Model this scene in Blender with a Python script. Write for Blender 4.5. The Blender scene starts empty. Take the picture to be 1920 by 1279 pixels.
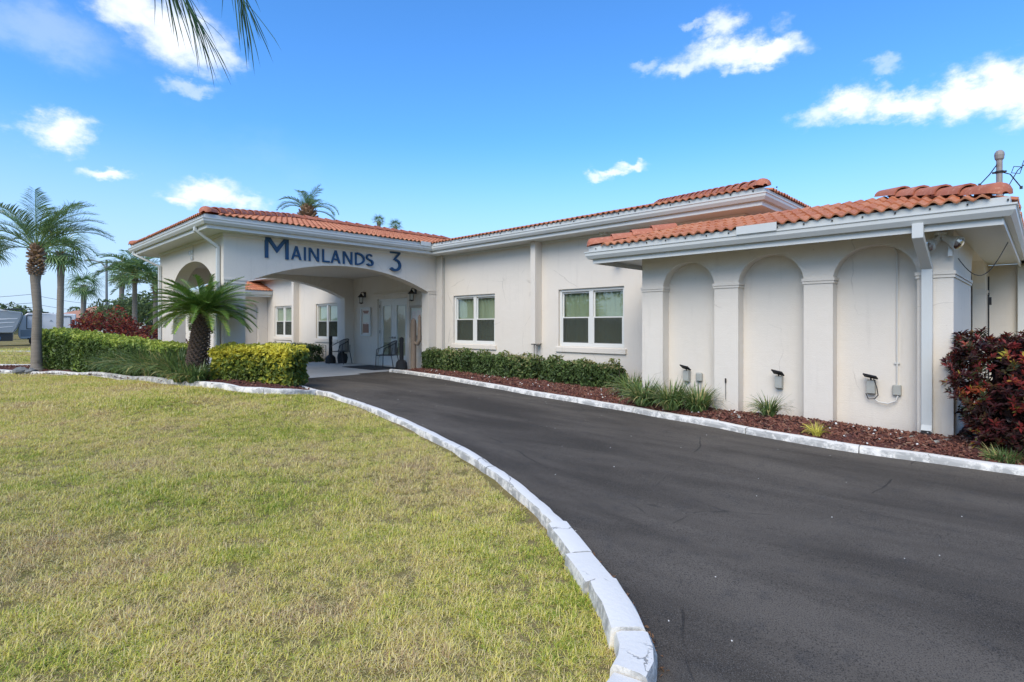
import bpy, math, random
import numpy as np
from mathutils import Vector, Matrix
from mathutils.geometry import delaunay_2d_cdt

random.seed(7)
rng = np.random.default_rng(7)
R = math.radians
C = bpy.context.scene.collection
scene = bpy.context.scene
PI = math.pi

# ------------------------------------------------------------------ camera
cd = bpy.data.cameras.new("camera")
cam = bpy.data.objects.new("camera", cd)
C.objects.link(cam)
cam.location = (0, 0, 1.4)
cam.rotation_euler = (R(90), 0, R(44.23))
cd.sensor_width = 36
cd.lens = 19.26
cd.shift_y = -28.5 / 1920
cd.clip_start = 0.05
cd.clip_end = 3000
scene.camera = cam

# ------------------------------------------------------------------ light
SUN_EL = 44.0
SUN_DIR = Vector((0.32, -0.95, 0)).normalized()        # horizontal direction towards the sun
sund = bpy.data.lights.new("sun", "SUN")
sun = bpy.data.objects.new("sun", sund)
C.objects.link(sun)
sund.energy = 2.0
sund.angle = R(45)
sund.color = (1.0, 0.88, 0.70)
tosun = Vector((SUN_DIR.x * math.cos(R(SUN_EL)), SUN_DIR.y * math.cos(R(SUN_EL)), math.sin(R(SUN_EL))))
sun.rotation_euler = tosun.to_track_quat('Z', 'Y').to_euler()
sun.location = (-20, -25, 30)

scene.view_settings.view_transform = 'Standard'
scene.view_settings.look = 'None'
scene.view_settings.gamma = 1
scene.view_settings.use_curve_mapping = False
scene.view_settings.exposure = 0.80
try:
    scene.cycles.use_denoising = True
    scene.cycles.max_bounces = 8
    scene.cycles.transparent_max_bounces = 12
except Exception:
    pass


class NT:
    """small helper around a node tree"""
    def __init__(s, tree):
        s.t = tree; s.n = tree.nodes; s.l = tree.links
    def add(s, typ, **kw):
        n = s.n.new(typ)
        for k, v in kw.items():
            if k.startswith('i_'):
                n.inputs[k[2:].replace('_', ' ')].default_value = v
            else:
                setattr(n, k, v)
        return n
    def link(s, a, b): s.l.new(a, b)
    def setin(s, sock, v):
        if hasattr(v, 'links') or isinstance(v, bpy.types.NodeSocket): s.l.new(v, sock)
        else: sock.default_value = v
    def math(s, op, a, b=0.0, c=None, clamp=False):
        n = s.n.new('ShaderNodeMath'); n.operation = op; n.use_clamp = clamp
        s.setin(n.inputs[0], a); s.setin(n.inputs[1], b)
        if c is not None: s.setin(n.inputs[2], c)
        return n.outputs[0]
    def vmath(s, op, a, b=None):
        n = s.n.new('ShaderNodeVectorMath'); n.operation = op
        s.setin(n.inputs[0], a)
        if b is not None: s.setin(n.inputs[1], b)
        return n.outputs['Value'] if op in ('LENGTH', 'DOT_PRODUCT', 'DISTANCE') else n.outputs[0]
    def mix(s, f, a, b):
        n = s.n.new('ShaderNodeMix'); n.data_type = 'RGBA'
        s.setin(n.inputs[0], f)
        s.setin(n.inputs[6], a if not isinstance(a, tuple) or len(a) == 4 else a + (1,))
        s.setin(n.inputs[7], b if not isinstance(b, tuple) or len(b) == 4 else b + (1,))
        return n.outputs[2]
    def ramp(s, f, stops, interp='LINEAR'):
        n = s.n.new('ShaderNodeValToRGB'); n.color_ramp.interpolation = interp
        e = n.color_ramp.elements
        while len(e) < len(stops): e.new(0.5)
        for el, (p, c) in zip(e, stops):
            el.position = p; el.color = c if len(c) == 4 else tuple(c) + (1,)
        s.setin(n.inputs[0], f)
        return n.outputs[0]
    def noise(s, vec, scale, detail=4, rough=0.55, dist=0.0):
        n = s.n.new('ShaderNodeTexNoise')
        if vec is not None: s.l.new(vec, n.inputs['Vector'])
        n.inputs['Scale'].default_value = scale; n.inputs['Detail'].default_value = detail
        n.inputs['Roughness'].default_value = rough; n.inputs['Distortion'].default_value = dist
        return n.outputs['Fac']
    def smooth(s, v, a, b, lo=0.0, hi=1.0):
        n = s.n.new('ShaderNodeMapRange'); n.interpolation_type = 'SMOOTHSTEP'
        s.setin(n.inputs[0], v); n.inputs[1].default_value = a; n.inputs[2].default_value = b
        n.inputs[3].default_value = lo; n.inputs[4].default_value = hi
        return n.outputs[0]


# ------------------------------------------------------------------ world: sky with clouds
world = bpy.data.worlds.new("World")
scene.world = world
world.use_nodes = True
w = NT(world.node_tree)
w.n.clear()
sky = w.add('ShaderNodeTexSky', sky_type='NISHITA')
sky.sun_disc = False
sky.sun_elevation = R(SUN_EL)
sky.sun_rotation = math.atan2(SUN_DIR.x, SUN_DIR.y)
sky.air_density = 1.0; sky.dust_density = 0.6; sky.ozone_density = 2.0
tc = w.add('ShaderNodeTexCoord')
dvec = tc.outputs['Generated']
sep = w.add('ShaderNodeSeparateXYZ'); w.link(dvec, sep.inputs[0])
az = w.math('ARCTAN2', w.math('MULTIPLY', sep.outputs[0], 1.0), sep.outputs[1])      # 0 = +Y, positive to +X
el = w.math('ARCSINE', sep.outputs[2])
elc = w.math('MAXIMUM', el, 0.0)
# cloud coordinates (azimuth, elevation, 0), wobbled by noise
comb = w.add('ShaderNodeCombineXYZ'); w.link(az, comb.inputs[0]); w.link(el, comb.inputs[1])
def cnoise(scale, detail, rough, seed):
    mp = w.add('ShaderNodeMapping'); w.link(comb.outputs[0], mp.inputs[0]); mp.inputs['Location'].default_value = (seed, seed * 1.7, seed * .3)
    mp.inputs['Scale'].default_value = (1, 1.5, 1)
    n = w.add('ShaderNodeTexNoise'); w.link(mp.outputs[0], n.inputs['Vector'])
    n.inputs['Scale'].default_value = scale; n.inputs['Detail'].default_value = detail; n.inputs['Roughness'].default_value = rough
    return n
n1 = cnoise(9, 7, 0.62, 3.1)
n2 = cnoise(30, 5, 0.6, 8.4)
off = w.vmath('MULTIPLY', w.vmath('SUBTRACT', n1.outputs['Color'], (0.5, 0.5, 0.5)), (0.13, 0.085, 0.0))
off2 = w.vmath('MULTIPLY', w.vmath('SUBTRACT', n2.outputs['Color'], (0.5, 0.5, 0.5)), (0.050, 0.038, 0.0))
cp = w.vmath('ADD', w.vmath('ADD', comb.outputs[0], off), off2)
# cumulus puffs: azimuth, elevation, half width, half height, weight (degrees)
PUFFS = [(-75.8, 24.6, 3.8, 2.3, 1.05), (-78.7, 25.6, 2.7, 1.7, 0.95), (-73.5, 23.3, 2.4, 1.4, 0.8), (-85.1, 22.1, 5.1, 2.3, 0.42), (-74.3, 20.6, 2.1, 0.7, 0.55), (-84.2, 15.3, 2.1, 1.2, 1.0), (-85.5, 14.9, 1.0, 0.5, 0.6), (-80.2, 12.6, 1.7, 0.6, 0.95), (-72.8, 12.3, 2.6, 1.2, 1.1), (-74.9, 11.5, 1.7, 0.8, 1.0), (-70.9, 11.6, 2.3, 0.8, 0.85), (-34.8, 15.3, 1.4, 0.5, 0.8), (-33.2, 15.8, 1.4, 0.5, 0.85), (-31.5, 16.3, 1.6, 0.5, 0.85), (-22.5, 24.6, 4.4, 1.3, 1.05), (-19.2, 24.3, 3.3, 1.2, 1.15), (-26.4, 24.4, 2.2, 0.8, 0.75), (-22.7, 27.1, 1.7, 1.4, 0.85), (-25.2, 27.6, 1.1, 0.4, 0.5), (-29.9, 25.2, 1.6, 0.6, 0.5), (-23.4, 23.0, 1.1, 0.5, 0.6), (-17.6, 26.2, 0.9, 0.7, 0.35), (-14.6, 18.4, 2.0, 1.0, 0.8), (-12.3, 18.8, 2.3, 1.3, 1.1), (-8.8, 18.4, 2.5, 1.2, 1.1), (-5.3, 18.5, 2.0, 1.7, 1.25), (-2.7, 18.3, 2.1, 1.9, 1.35), (-0.3, 16.6, 2.2, 1.6, 1.3), (-10.5, 21.3, 1.2, 0.6, 0.5), (-11.9, 17.3, 2.3, 0.5, 0.5),
         (14, 15, 6, 2.5, 1.0), (38, 20, 8, 3.5, 1.0), (75, 14, 7, 2.4, 1.0), (110, 26, 9, 4, 1.0), (150, 16, 7, 3, 1.0), (-120, 18, 8, 3, 1.0), (-160, 28, 9, 4, 1.0), (-100, 10, 5, 2, 1.0)]
acc = None
for (a, e, ra, re, wt) in PUFFS:
    dv = w.vmath('MULTIPLY', w.vmath('SUBTRACT', cp, (R(a), R(e), 0)), (1 / R(ra), 1 / R(re), 0))
    ln = w.vmath('LENGTH', dv)
    val = w.math('MULTIPLY', w.smooth(ln, 1.75, 0.10), wt)
    acc = val if acc is None else w.math('MAXIMUM', acc, val)
cloud = w.smooth(acc, 0.06, 1.10)
# faint veil high up and pale haze towards the horizon
veil = w.math('MULTIPLY', w.smooth(cnoise(2.6, 6, 0.6, 5.5).outputs['Fac'], 0.60, 0.88), 0.16)
col_sky = sky.outputs[0]
hsv = w.add('ShaderNodeHueSaturation'); w.link(col_sky, hsv.inputs['Color'])
hsv.inputs['Saturation'].default_value = 1.16; hsv.inputs['Hue'].default_value = 0.497; hsv.inputs['Value'].default_value = 1.18
tint = w.mix(w.smooth(el, 0.34, 0.02, 0.0, 0.85), w.vmath('MULTIPLY', hsv.outputs[0], (0.53, 0.83, 1.11)), (2.8, 3.5, 4.7, 1))
shade = w.math('ADD', w.math('MULTIPLY', w.smooth(acc, 0.45, 1.1), 0.3), 0.7)
ccol = w.mix(shade, (3.9, 4.5, 5.5, 1), (5.3, 5.5, 5.7, 1))
m1 = w.mix(w.math('MULTIPLY', veil, 1.0), tint, (3.4, 4.2, 5.3, 1))
m2 = w.mix(w.math('MULTIPLY', cloud, 0.93), m1, ccol)
bg = w.add('ShaderNodeBackground'); w.link(m2, bg.inputs['Color']); bg.inputs['Strength'].default_value = 0.128
wo = w.add('ShaderNodeOutputWorld'); w.link(bg.outputs[0], wo.inputs['Surface'])


# ------------------------------------------------------------------ materials
MATS = {}
def base_mat(name):
    m = bpy.data.materials.new(name); m.use_nodes = True
    t = NT(m.node_tree)
    b = t.n['Principled BSDF']
    geo = t.add('ShaderNodeNewGeometry')
    MATS[name] = m
    return m, t, b, geo.outputs['Position']

def simple(name, col, rough=0.6, metal=0.0, var=0.08, nscale=6.0, bump=0.0, bscale=60.0, spec=0.5, dirt=None, dscale=2.5, damt=0.4):
    m, t, b, pos = base_mat(name)
    n = t.noise(pos, nscale, 5)
    lo = tuple(c * (1 - var) for c in col); hi = tuple(min(1, c * (1 + var)) for c in col)
    c = t.mix(n, lo, hi)
    if dirt:
        dn = t.noise(pos, dscale, 6, 0.65)
        c = t.mix(t.math('MULTIPLY', t.smooth(dn, 0.52, 0.75), damt), c, dirt)
    t.setin(b.inputs['Base Color'], c)
    rn = t.math('ADD', t.math('MULTIPLY', n, 0.15), rough - 0.07)
    t.setin(b.inputs['Roughness'], rn)
    b.inputs['Metallic'].default_value = metal
    b.inputs['Specular IOR Level'].default_value = spec
    if bump:
        bn = t.add('ShaderNodeBump'); bn.inputs['Strength'].default_value = bump; bn.inputs['Distance'].default_value = 0.01
        t.link(t.noise(pos, bscale, 4), bn.inputs['Height']); t.link(bn.outputs[0], b.inputs['Normal'])
    return m

# stucco: painted masonry with faint roller texture, soft course lines and a few stains
m, t, b, pos = base_mat('stucco')
c = t.mix(t.noise(pos, 0.9, 5), (0.665, 0.60, 0.51), (0.725, 0.665, 0.575))
st = t.add('ShaderNodeMapping'); t.link(pos, st.inputs[0]); st.inputs['Scale'].default_value = (5, 5, 0.5)
c = t.mix(t.math('MULTIPLY', t.smooth(t.noise(st.outputs[0], 1.3, 6, 0.7), 0.52, 0.78), 0.42), c, (0.52, 0.47, 0.40))
c = t.mix(t.math('MULTIPLY', t.smooth(t.noise(pos, 16, 3, 0.5), 0.735, 0.80), 0.5), c, (0.38, 0.35, 0.31))
sz = t.add('ShaderNodeSeparateXYZ'); t.link(pos, sz.inputs[0])
vc = t.add('ShaderNodeTexVoronoi', feature='DISTANCE_TO_EDGE'); vc.inputs['Scale'].default_value = 0.7
wb = t.vmath('ADD', pos, t.vmath('MULTIPLY', t.add('ShaderNodeTexNoise', i_Scale=2.5, i_Detail=8.0).outputs['Color'], (0.7, 0.7, 0.7)))
t.link(wb, vc.inputs['Vector'])
c = t.mix(t.math('MULTIPLY', t.math('MULTIPLY', t.smooth(vc.outputs['Distance'], 0.006, 0.001), t.smooth(t.noise(pos, 1.1, 3), 0.50, 0.58)), 0.35), c, (0.33, 0.29, 0.24))
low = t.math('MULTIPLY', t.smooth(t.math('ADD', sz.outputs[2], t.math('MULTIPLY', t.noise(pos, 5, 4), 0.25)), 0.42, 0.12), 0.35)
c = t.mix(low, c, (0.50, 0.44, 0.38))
t.setin(b.inputs['Base Color'], c); b.inputs['Roughness'].default_value = 0.85; b.inputs['Specular IOR Level'].default_value = 0.25
zm = t.math('FRACT', t.math('DIVIDE', sz.outputs[2], 0.2))
course = t.math('MULTIPLY', t.smooth(t.math('ABSOLUTE', t.math('SUBTRACT', zm, 0.5)), 0.46, 0.5), -0.10)
hgt = t.math('ADD', t.math('ADD', t.math('MULTIPLY', t.noise(pos, 70, 5, 0.6), 0.8), t.math('MULTIPLY', t.noise(pos, 7, 4), 1.3)), course)
bn = t.add('ShaderNodeBump'); bn.inputs['Strength'].default_value = 0.32; bn.inputs['Distance'].default_value = 0.012
t.link(hgt, bn.inputs['Height']); t.link(bn.outputs[0], b.inputs['Normal'])

simple('trim_white', (0.64, 0.64, 0.60), 0.45, var=0.03, dirt=(0.5, 0.5, 0.46), damt=0.25)
simple('gutter_white', (0.56, 0.57, 0.54), 0.38, var=0.03, dirt=(0.42, 0.43, 0.40), dscale=1.5, damt=0.3)
simple('vinyl', (0.68, 0.67, 0.62), 0.35, var=0.02)
simple('concrete', (0.50, 0.49, 0.45), 0.85, var=0.12, bump=0.3, dirt=(0.28, 0.27, 0.25), dscale=1.2)
simple('black_metal', (0.018, 0.018, 0.02), 0.4, var=0.2)
simple('black_rubber', (0.02, 0.02, 0.02), 0.8, var=0.2)
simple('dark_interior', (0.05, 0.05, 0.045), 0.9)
simple('grey_plastic', (0.36, 0.36, 0.32), 0.6, var=0.1, dirt=(0.2, 0.2, 0.17))
simple('solar_cell', (0.012, 0.012, 0.016), 0.6, spec=0.2)
simple('cactus_wood', (0.26, 0.19, 0.13), 0.8, var=0.25, nscale=14, bump=0.6, bscale=30)
simple('mat_dark', (0.03, 0.03, 0.03), 0.95)
simple('letter_blue', (0.004, 0.058, 0.145), 0.45, var=0.15, nscale=3)
simple('poster_paper', (0.72, 0.66, 0.60), 0.6, var=0.12, nscale=12, dirt=(0.50, 0.30, 0.22), dscale=9, damt=0.8)
simple('poster_brown', (0.32, 0.17, 0.11), 0.6, var=0.3, nscale=14)
simple('wood_frame', (0.45, 0.38, 0.30), 0.6)
simple('pipe_metal', (0.30, 0.27, 0.24), 0.6, metal=0.2, var=0.2, dirt=(0.2, 0.09, 0.04), dscale=10)
simple('lamp_pole', (0.16, 0.17, 0.17), 0.5)
simple('wire_black', (0.02, 0.02, 0.022), 0.6)
simple('cable_cream', (0.60, 0.58, 0.53), 0.5)
simple('rv_white', (0.72, 0.73, 0.74), 0.3, var=0.03)
simple('rv_grey', (0.30, 0.34, 0.37), 0.3, var=0.05)
simple('rv_dark', (0.03, 0.035, 0.04), 0.3)
simple('car_glass', (0.02, 0.035, 0.04), 0.08)
simple('car_blue', (0.06, 0.20, 0.42), 0.25, var=0.03)
simple('car_white', (0.70, 0.72, 0.73), 0.25, var=0.03)
simple('car_teal', (0.05, 0.22, 0.25), 0.25, var=0.03)
simple('far_wall', (0.62, 0.60, 0.56), 0.8)
simple('far_roof', (0.42, 0.20, 0.12), 0.8, var=0.15)
simple('rock', (0.20, 0.20, 0.19), 0.85, var=0.4, nscale=10, bump=0.6, bscale=20)
simple('sack_glass', (0.55, 0.55, 0.5), 0.2)
simple('twig', (0.16, 0.12, 0.08), 0.9, var=0.3)
simple('white_stone', (0.66, 0.63, 0.58), 0.8, var=0.2)
simple('dry_leaf', (0.22, 0.11, 0.045), 0.8, var=0.4, nscale=40)
simple('chrome', (0.7, 0.7, 0.7), 0.15, metal=1.0)

# roof clay tile
def tile_mat(name, c1, c2):
    m, t, b, pos = base_mat(name)
    oi = t.add('ShaderNodeObjectInfo')
    rnd = oi.outputs['Random']
    c = t.mix(rnd, c1, c2)
    c = t.mix(t.math('MULTIPLY', t.noise(pos, 2.2, 5, 0.65), 0.75), c, tuple(x * 0.62 for x in c1))
    c = t.mix(t.math('MULTIPLY', t.smooth(t.noise(pos, 22, 5, 0.7), 0.50, 0.75), 0.55), c, (0.74, 0.42, 0.28))
    c = t.mix(t.math('MULTIPLY', t.smooth(t.noise(pos, 9, 5, 0.7), 0.60, 0.8), 0.5), c, (0.11, 0.07, 0.055))
    t.setin(b.inputs['Base Color'], c); b.inputs['Roughness'].default_value = 0.7; b.inputs['Specular IOR Level'].default_value = 0.3
    bn = t.add('ShaderNodeBump'); bn.inputs['Strength'].default_value = 0.3; bn.inputs['Distance'].default_value = 0.005
    t.link(t.noise(pos, 90, 3), bn.inputs['Height']); t.link(bn.outputs[0], b.inputs['Normal'])
tile_mat('clay_tile', (0.50, 0.170, 0.078), (0.67, 0.280, 0.135))
tile_mat('clay_cap', (0.46, 0.150, 0.085), (0.56, 0.21, 0.12))

# asphalt
m, t, b, pos = base_mat('asphalt')
mp = t.add('ShaderNodeMapping'); t.link(pos, mp.inputs[0]); mp.inputs['Rotation'].default_value = (0, 0, R(-28)); mp.inputs['Scale'].default_value = (0.35, 1.3, 1)
big = t.noise(mp.outputs[0], 0.9, 6, 0.6, 0.4)
c = t.mix(t.smooth(big, 0.32, 0.68), (0.052, 0.043, 0.033), (0.136, 0.114, 0.088))
c = t.mix(t.math('MULTIPLY', t.smooth(t.noise(pos, 5, 6, 0.7), 0.5, 0.75), 0.55), c, (0.050, 0.048, 0.046))
gr = t.noise(pos, 240, 2, 0.6)
c = t.mix(t.smooth(gr, 0.50, 0.72), c, (0.17, 0.152, 0.128))
c = t.mix(t.math('MULTIPLY', t.smooth(t.noise(pos, 150, 2, 0.5), 0.50, 0.34), 0.7), c, (0.015, 0.015, 0.015))
vor = t.add('ShaderNodeTexVoronoi', feature='DISTANCE_TO_EDGE'); vor.inputs['Scale'].default_value = 0.33
wob = t.vmath('ADD', pos, t.vmath('MULTIPLY', (lambda n: n)(t.add('ShaderNodeTexNoise', i_Scale=1.5, i_Detail=9.0).outputs['Color']), (1.6, 1.6, 0)))
t.link(wob, vor.inputs['Vector'])
crk = t.math('MULTIPLY', t.smooth(vor.outputs['Distance'], 0.0028, 0.0008), t.smooth(t.noise(pos, 1.4, 4), 0.50, 0.60))
c = t.mix(t.math('MULTIPLY', crk, 0.55), c, (0.02, 0.02, 0.02))
t.setin(b.inputs['Base Color'], c); b.inputs['Roughness'].default_value = 0.9; b.inputs['Specular IOR Level'].default_value = 0.15
bn = t.add('ShaderNodeBump'); bn.inputs['Strength'].default_value = 0.5; bn.inputs['Distance'].default_value = 0.006
hh = t.math('SUBTRACT', t.math('ADD', t.noise(pos, 170, 3), t.math('MULTIPLY', t.noise(pos, 4, 5), 1.2)), t.math('MULTIPLY', crk, 2.0))
t.link(hh, bn.inputs['Height']); t.link(bn.outputs[0], b.inputs['Normal'])

# painted kerb
m, t, b, pos = base_mat('kerb_paint')
c = t.mix(t.noise(pos, 3, 5), (0.74, 0.70, 0.62), (0.80, 0.76, 0.68))
c = t.mix(t.math('MULTIPLY', t.smooth(t.noise(pos, 14, 8, 0.75), 0.62, 0.74), 0.40), c, (0.45, 0.44, 0.41))
vor = t.add('ShaderNodeTexVoronoi', feature='DISTANCE_TO_EDGE'); vor.inputs['Scale'].default_value = 1.7
wob = t.vmath('ADD', pos, t.vmath('MULTIPLY', t.add('ShaderNodeTexNoise', i_Scale=7.0, i_Detail=5.0).outputs['Color'], (0.12, 0.12, 0.05)))
t.link(wob, vor.inputs['Vector'])
crk = t.math('MULTIPLY', t.smooth(vor.outputs['Distance'], 0.010, 0.002), t.smooth(t.noise(pos, 1.7, 3), 0.47, 0.53))
c = t.mix(t.math('MULTIPLY', crk, 0.75), c, (0.16, 0.15, 0.13))
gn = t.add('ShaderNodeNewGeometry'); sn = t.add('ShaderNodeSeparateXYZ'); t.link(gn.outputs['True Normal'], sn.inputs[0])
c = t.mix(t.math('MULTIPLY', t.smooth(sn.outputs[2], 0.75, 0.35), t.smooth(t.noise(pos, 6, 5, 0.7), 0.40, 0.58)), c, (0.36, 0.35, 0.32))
t.setin(b.inputs['Base Color'], c); b.inputs['Roughness'].default_value = 0.75
bn = t.add('ShaderNodeBump'); bn.inputs['Strength'].default_value = 0.5; bn.inputs['Distance'].default_value = 0.006
t.link(t.math('SUBTRACT', t.math('MULTIPLY', t.noise(pos, 35, 5, 0.65), 1.0), t.math('MULTIPLY', crk, 1.5)), bn.inputs['Height']); t.link(bn.outputs[0], b.inputs['Normal'])

# lawn soil / thatch under the blades, fading to plain grass far away
m, t, b, pos = base_mat('lawn_soil')
c = t.mix(t.smooth(t.noise(pos, 0.55, 5, 0.6), 0.35, 0.65), (0.44, 0.34, 0.15), (0.33, 0.29, 0.08))
c = t.mix(t.noise(pos, 22, 5, 0.7), tuple([0.12, 0.085, 0.04]), c)
t.setin(b.inputs['Base Color'], c); b.inputs['Roughness'].default_value = 0.95; b.inputs['Specular IOR Level'].default_value = 0.1
bn = t.add('ShaderNodeBump'); bn.inputs['Strength'].default_value = 0.8; bn.inputs['Distance'].default_value = 0.03
t.link(t.noise(pos, 40, 5, 0.7), bn.inputs['Height']); t.link(bn.outputs[0], b.inputs['Normal'])

m, t, b, pos = base_mat('mulch_soil')
c = t.mix(t.noise(pos, 40, 5, 0.7), (0.05, 0.018, 0.014), (0.16, 0.05, 0.035))
t.setin(b.inputs['Base Color'], c); b.inputs['Roughness'].default_value = 0.95
bn = t.add('ShaderNodeBump'); bn.inputs['Strength'].default_value = 1.0; bn.inputs['Distance'].default_value = 0.02
t.link(t.noise(pos, 60, 4, 0.7), bn.inputs['Height']); t.link(bn.outputs[0], b.inputs['Normal'])

m, t, b, pos = base_mat('mulch_chip')
oi = t.add('ShaderNodeObjectInfo')
c = t.ramp(oi.outputs['Random'], [(0, (0.055, 0.02, 0.016)), (0.45, (0.15, 0.050, 0.032)), (0.8, (0.22, 0.088, 0.052)), (1, (0.24, 0.15, 0.10))])
t.setin(b.inputs['Base Color'], c); b.inputs['Roughness'].default_value = 0.9

# blades
m, t, b, pos = base_mat('grass_blade')
oi = t.add('ShaderNodeObjectInfo'); loc = oi.outputs['Location']
at = t.add('ShaderNodeAttribute', attribute_name='v')
patch = t.noise(loc, 0.55, 4, 0.6)
patch2 = t.noise(loc, 3.2, 3, 0.6)
f = t.math('ADD', t.math('MULTIPLY', t.math('ADD', t.math('MULTIPLY', patch, 2.1), t.math('MULTIPLY', patch2, 1.2)), 0.9), t.math('MULTIPLY', at.outputs['Fac'], 0.80))
f = t.math('ADD', f, t.math('MULTIPLY', oi.outputs['Random'], 0.10))
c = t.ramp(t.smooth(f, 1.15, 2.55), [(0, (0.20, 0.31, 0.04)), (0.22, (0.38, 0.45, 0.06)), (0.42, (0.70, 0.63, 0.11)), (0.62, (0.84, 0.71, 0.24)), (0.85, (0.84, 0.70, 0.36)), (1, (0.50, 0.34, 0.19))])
t.setin(b.inputs['Base Color'], c); b.inputs['Roughness'].default_value = 0.65; b.inputs['Specular IOR Level'].default_value = 0.2
tr = t.add('ShaderNodeBsdfTranslucent'); t.link(c, tr.inputs[0])
ms = t.add('ShaderNodeMixShader'); ms.inputs[0].default_value = 0.25
t.link(b.outputs[0], ms.inputs[1]); t.link(tr.outputs[0], ms.inputs[2]); t.link(ms.outputs[0], t.n['Material Output'].inputs[0])

def leaf_mat(name, stops, rough=0.5, trans=0.25, spec=0.4, gain=1.5):
    m, t, b, pos = base_mat(name)
    at = t.add('ShaderNodeAttribute', attribute_name='v')
    c = t.ramp(at.outputs['Fac'], [(p_, tuple(min(.8, x_ * gain) for x_ in c_)) for p_, c_ in stops])
    t.setin(b.inputs['Base Color'], c); b.inputs['Roughness'].default_value = rough; b.inputs['Specular IOR Level'].default_value = spec
    tr = t.add('ShaderNodeBsdfTranslucent'); t.link(c, tr.inputs[0])
    ms = t.add('ShaderNodeMixShader'); ms.inputs[0].default_value = trans
    t.link(b.outputs[0], ms.inputs[1]); t.link(tr.outputs[0], ms.inputs[2]); t.link(ms.outputs[0], t.n['Material Output'].inputs[0])
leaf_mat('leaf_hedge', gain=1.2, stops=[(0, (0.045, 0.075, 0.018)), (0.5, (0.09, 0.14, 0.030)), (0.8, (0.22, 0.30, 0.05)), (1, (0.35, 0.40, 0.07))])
leaf_mat('leaf_dark_hedge', [(0, (0.035, 0.055, 0.016)), (0.6, (0.07, 0.11, 0.03)), (0.9, (0.13, 0.17, 0.045)), (1, (0.25, 0.22, 0.10))])
leaf_mat('leaf_yellow', gain=1.25, stops=[(0, (0.07, 0.10, 0.02)), (0.4, (0.16, 0.21, 0.035)), (0.65, (0.42, 0.38, 0.04)), (1, (0.56, 0.50, 0.06))])
leaf_mat('leaf_croton', gain=1.0, stops=[(0, (0.025, 0.018, 0.014)), (0.35, (0.075, 0.016, 0.018)), (0.55, (0.05, 0.065, 0.02)), (0.72, (0.17, 0.025, 0.022)), (0.88, (0.30, 0.036, 0.028)), (0.95, (0.34, 0.09, 0.03)), (1, (0.45, 0.40, 0.06))], rough=0.35)
leaf_mat('leaf_red', [(0, (0.05, 0.012, 0.010)), (0.5, (0.14, 0.025, 0.018)), (0.85, (0.30, 0.06, 0.03)), (1, (0.20, 0.14, 0.03))])
leaf_mat('leaf_lily', gain=1.25, stops=[(0, (0.05, 0.085, 0.03)), (0.5, (0.10, 0.16, 0.05)), (0.85, (0.20, 0.27, 0.07)), (1, (0.40, 0.34, 0.14))], rough=0.4)
leaf_mat('leaf_palm', gain=1.95, stops=[(0, (0.045, 0.085, 0.035)), (0.5, (0.085, 0.14, 0.055)), (0.85, (0.16, 0.22, 0.08)), (1, (0.36, 0.33, 0.16))], rough=0.4)
leaf_mat('leaf_overhang', [(0, (0.03, 0.055, 0.025)), (0.5, (0.05, 0.09, 0.035)), (0.85, (0.09, 0.14, 0.045)), (1, (0.16, 0.17, 0.07))], rough=0.4)
leaf_mat('leaf_sago', gain=2.6, stops=[(0, (0.035, 0.065, 0.018)), (0.5, (0.06, 0.105, 0.022)), (0.85, (0.10, 0.15, 0.03)), (1, (0.22, 0.22, 0.05))], rough=0.28, trans=0.12, spec=0.6)
leaf_mat('leaf_tree', [(0, (0.04, 0.06, 0.025)), (0.6, (0.075, 0.11, 0.04)), (1, (0.14, 0.18, 0.06))])
leaf_mat('palm_boot', [(0, (0.10, 0.06, 0.035)), (0.6, (0.22, 0.13, 0.07)), (1, (0.42, 0.28, 0.09))], trans=0.05)
leaf_mat('tuft_yellow', [(0, (0.30, 0.28, 0.05)), (1, (0.60, 0.48, 0.08))])

def bark(name, c1, c2, ring=18.0):
    m, t, b, pos = base_mat(name)
    mp = t.add('ShaderNodeMapping'); t.link(pos, mp.inputs[0]); mp.inputs['Scale'].default_value = (1.2, 1.2, ring)
    n = t.noise(mp.outputs[0], 1.6, 6, 0.7)
    t.setin(b.inputs['Base Color'], t.mix(n, c1, c2)); b.inputs['Roughness'].default_value = 0.9
    bn = t.add('ShaderNodeBump'); bn.inputs['Strength'].default_value = 0.8; bn.inputs['Distance'].default_value = 0.02
    t.link(n, bn.inputs['Height']); t.link(bn.outputs[0], b.inputs['Normal'])
bark('palm_bark', (0.12, 0.10, 0.08), (0.34, 0.29, 0.23))
bark('sago_bark', (0.03, 0.02, 0.015), (0.15, 0.10, 0.07), 14)

# window glass: reflects, and lets the curtain show
def glass(name, tint, refl=0.12):
    m, t, b, pos = base_mat(name)
    t.n.remove(b)
    g = t.add('ShaderNodeBsdfGlossy'); g.inputs['Roughness'].default_value = 0.015; g.inputs[0].default_value = (0.92, 0.95, 0.93, 1)
    tr = t.add('ShaderNodeBsdfTransparent'); tr.inputs[0].default_value = tint + (1,)
    fr = t.add('ShaderNodeFresnel'); fr.inputs[0].default_value = 1.6
    bn = t.add('ShaderNodeBump'); bn.inputs['Strength'].default_value = 0.03; bn.inputs['Distance'].default_value = 0.02
    t.link(t.noise(pos, 2.5, 2), bn.inputs['Height']); t.link(bn.outputs[0], g.inputs['Normal'])
    gb = t.add('ShaderNodeNewGeometry')
    fac = t.math('MULTIPLY', t.math('ADD', fr.outputs[0], refl, clamp=True), t.math('SUBTRACT', 1.0, gb.outputs['Backfacing']))
    ms = t.add('ShaderNodeMixShader'); t.link(fac, ms.inputs[0]); t.link(tr.outputs[0], ms.inputs[1]); t.link(g.outputs[0], ms.inputs[2])
    t.link(ms.outputs[0], t.n['Material Output'].inputs[0])
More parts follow.
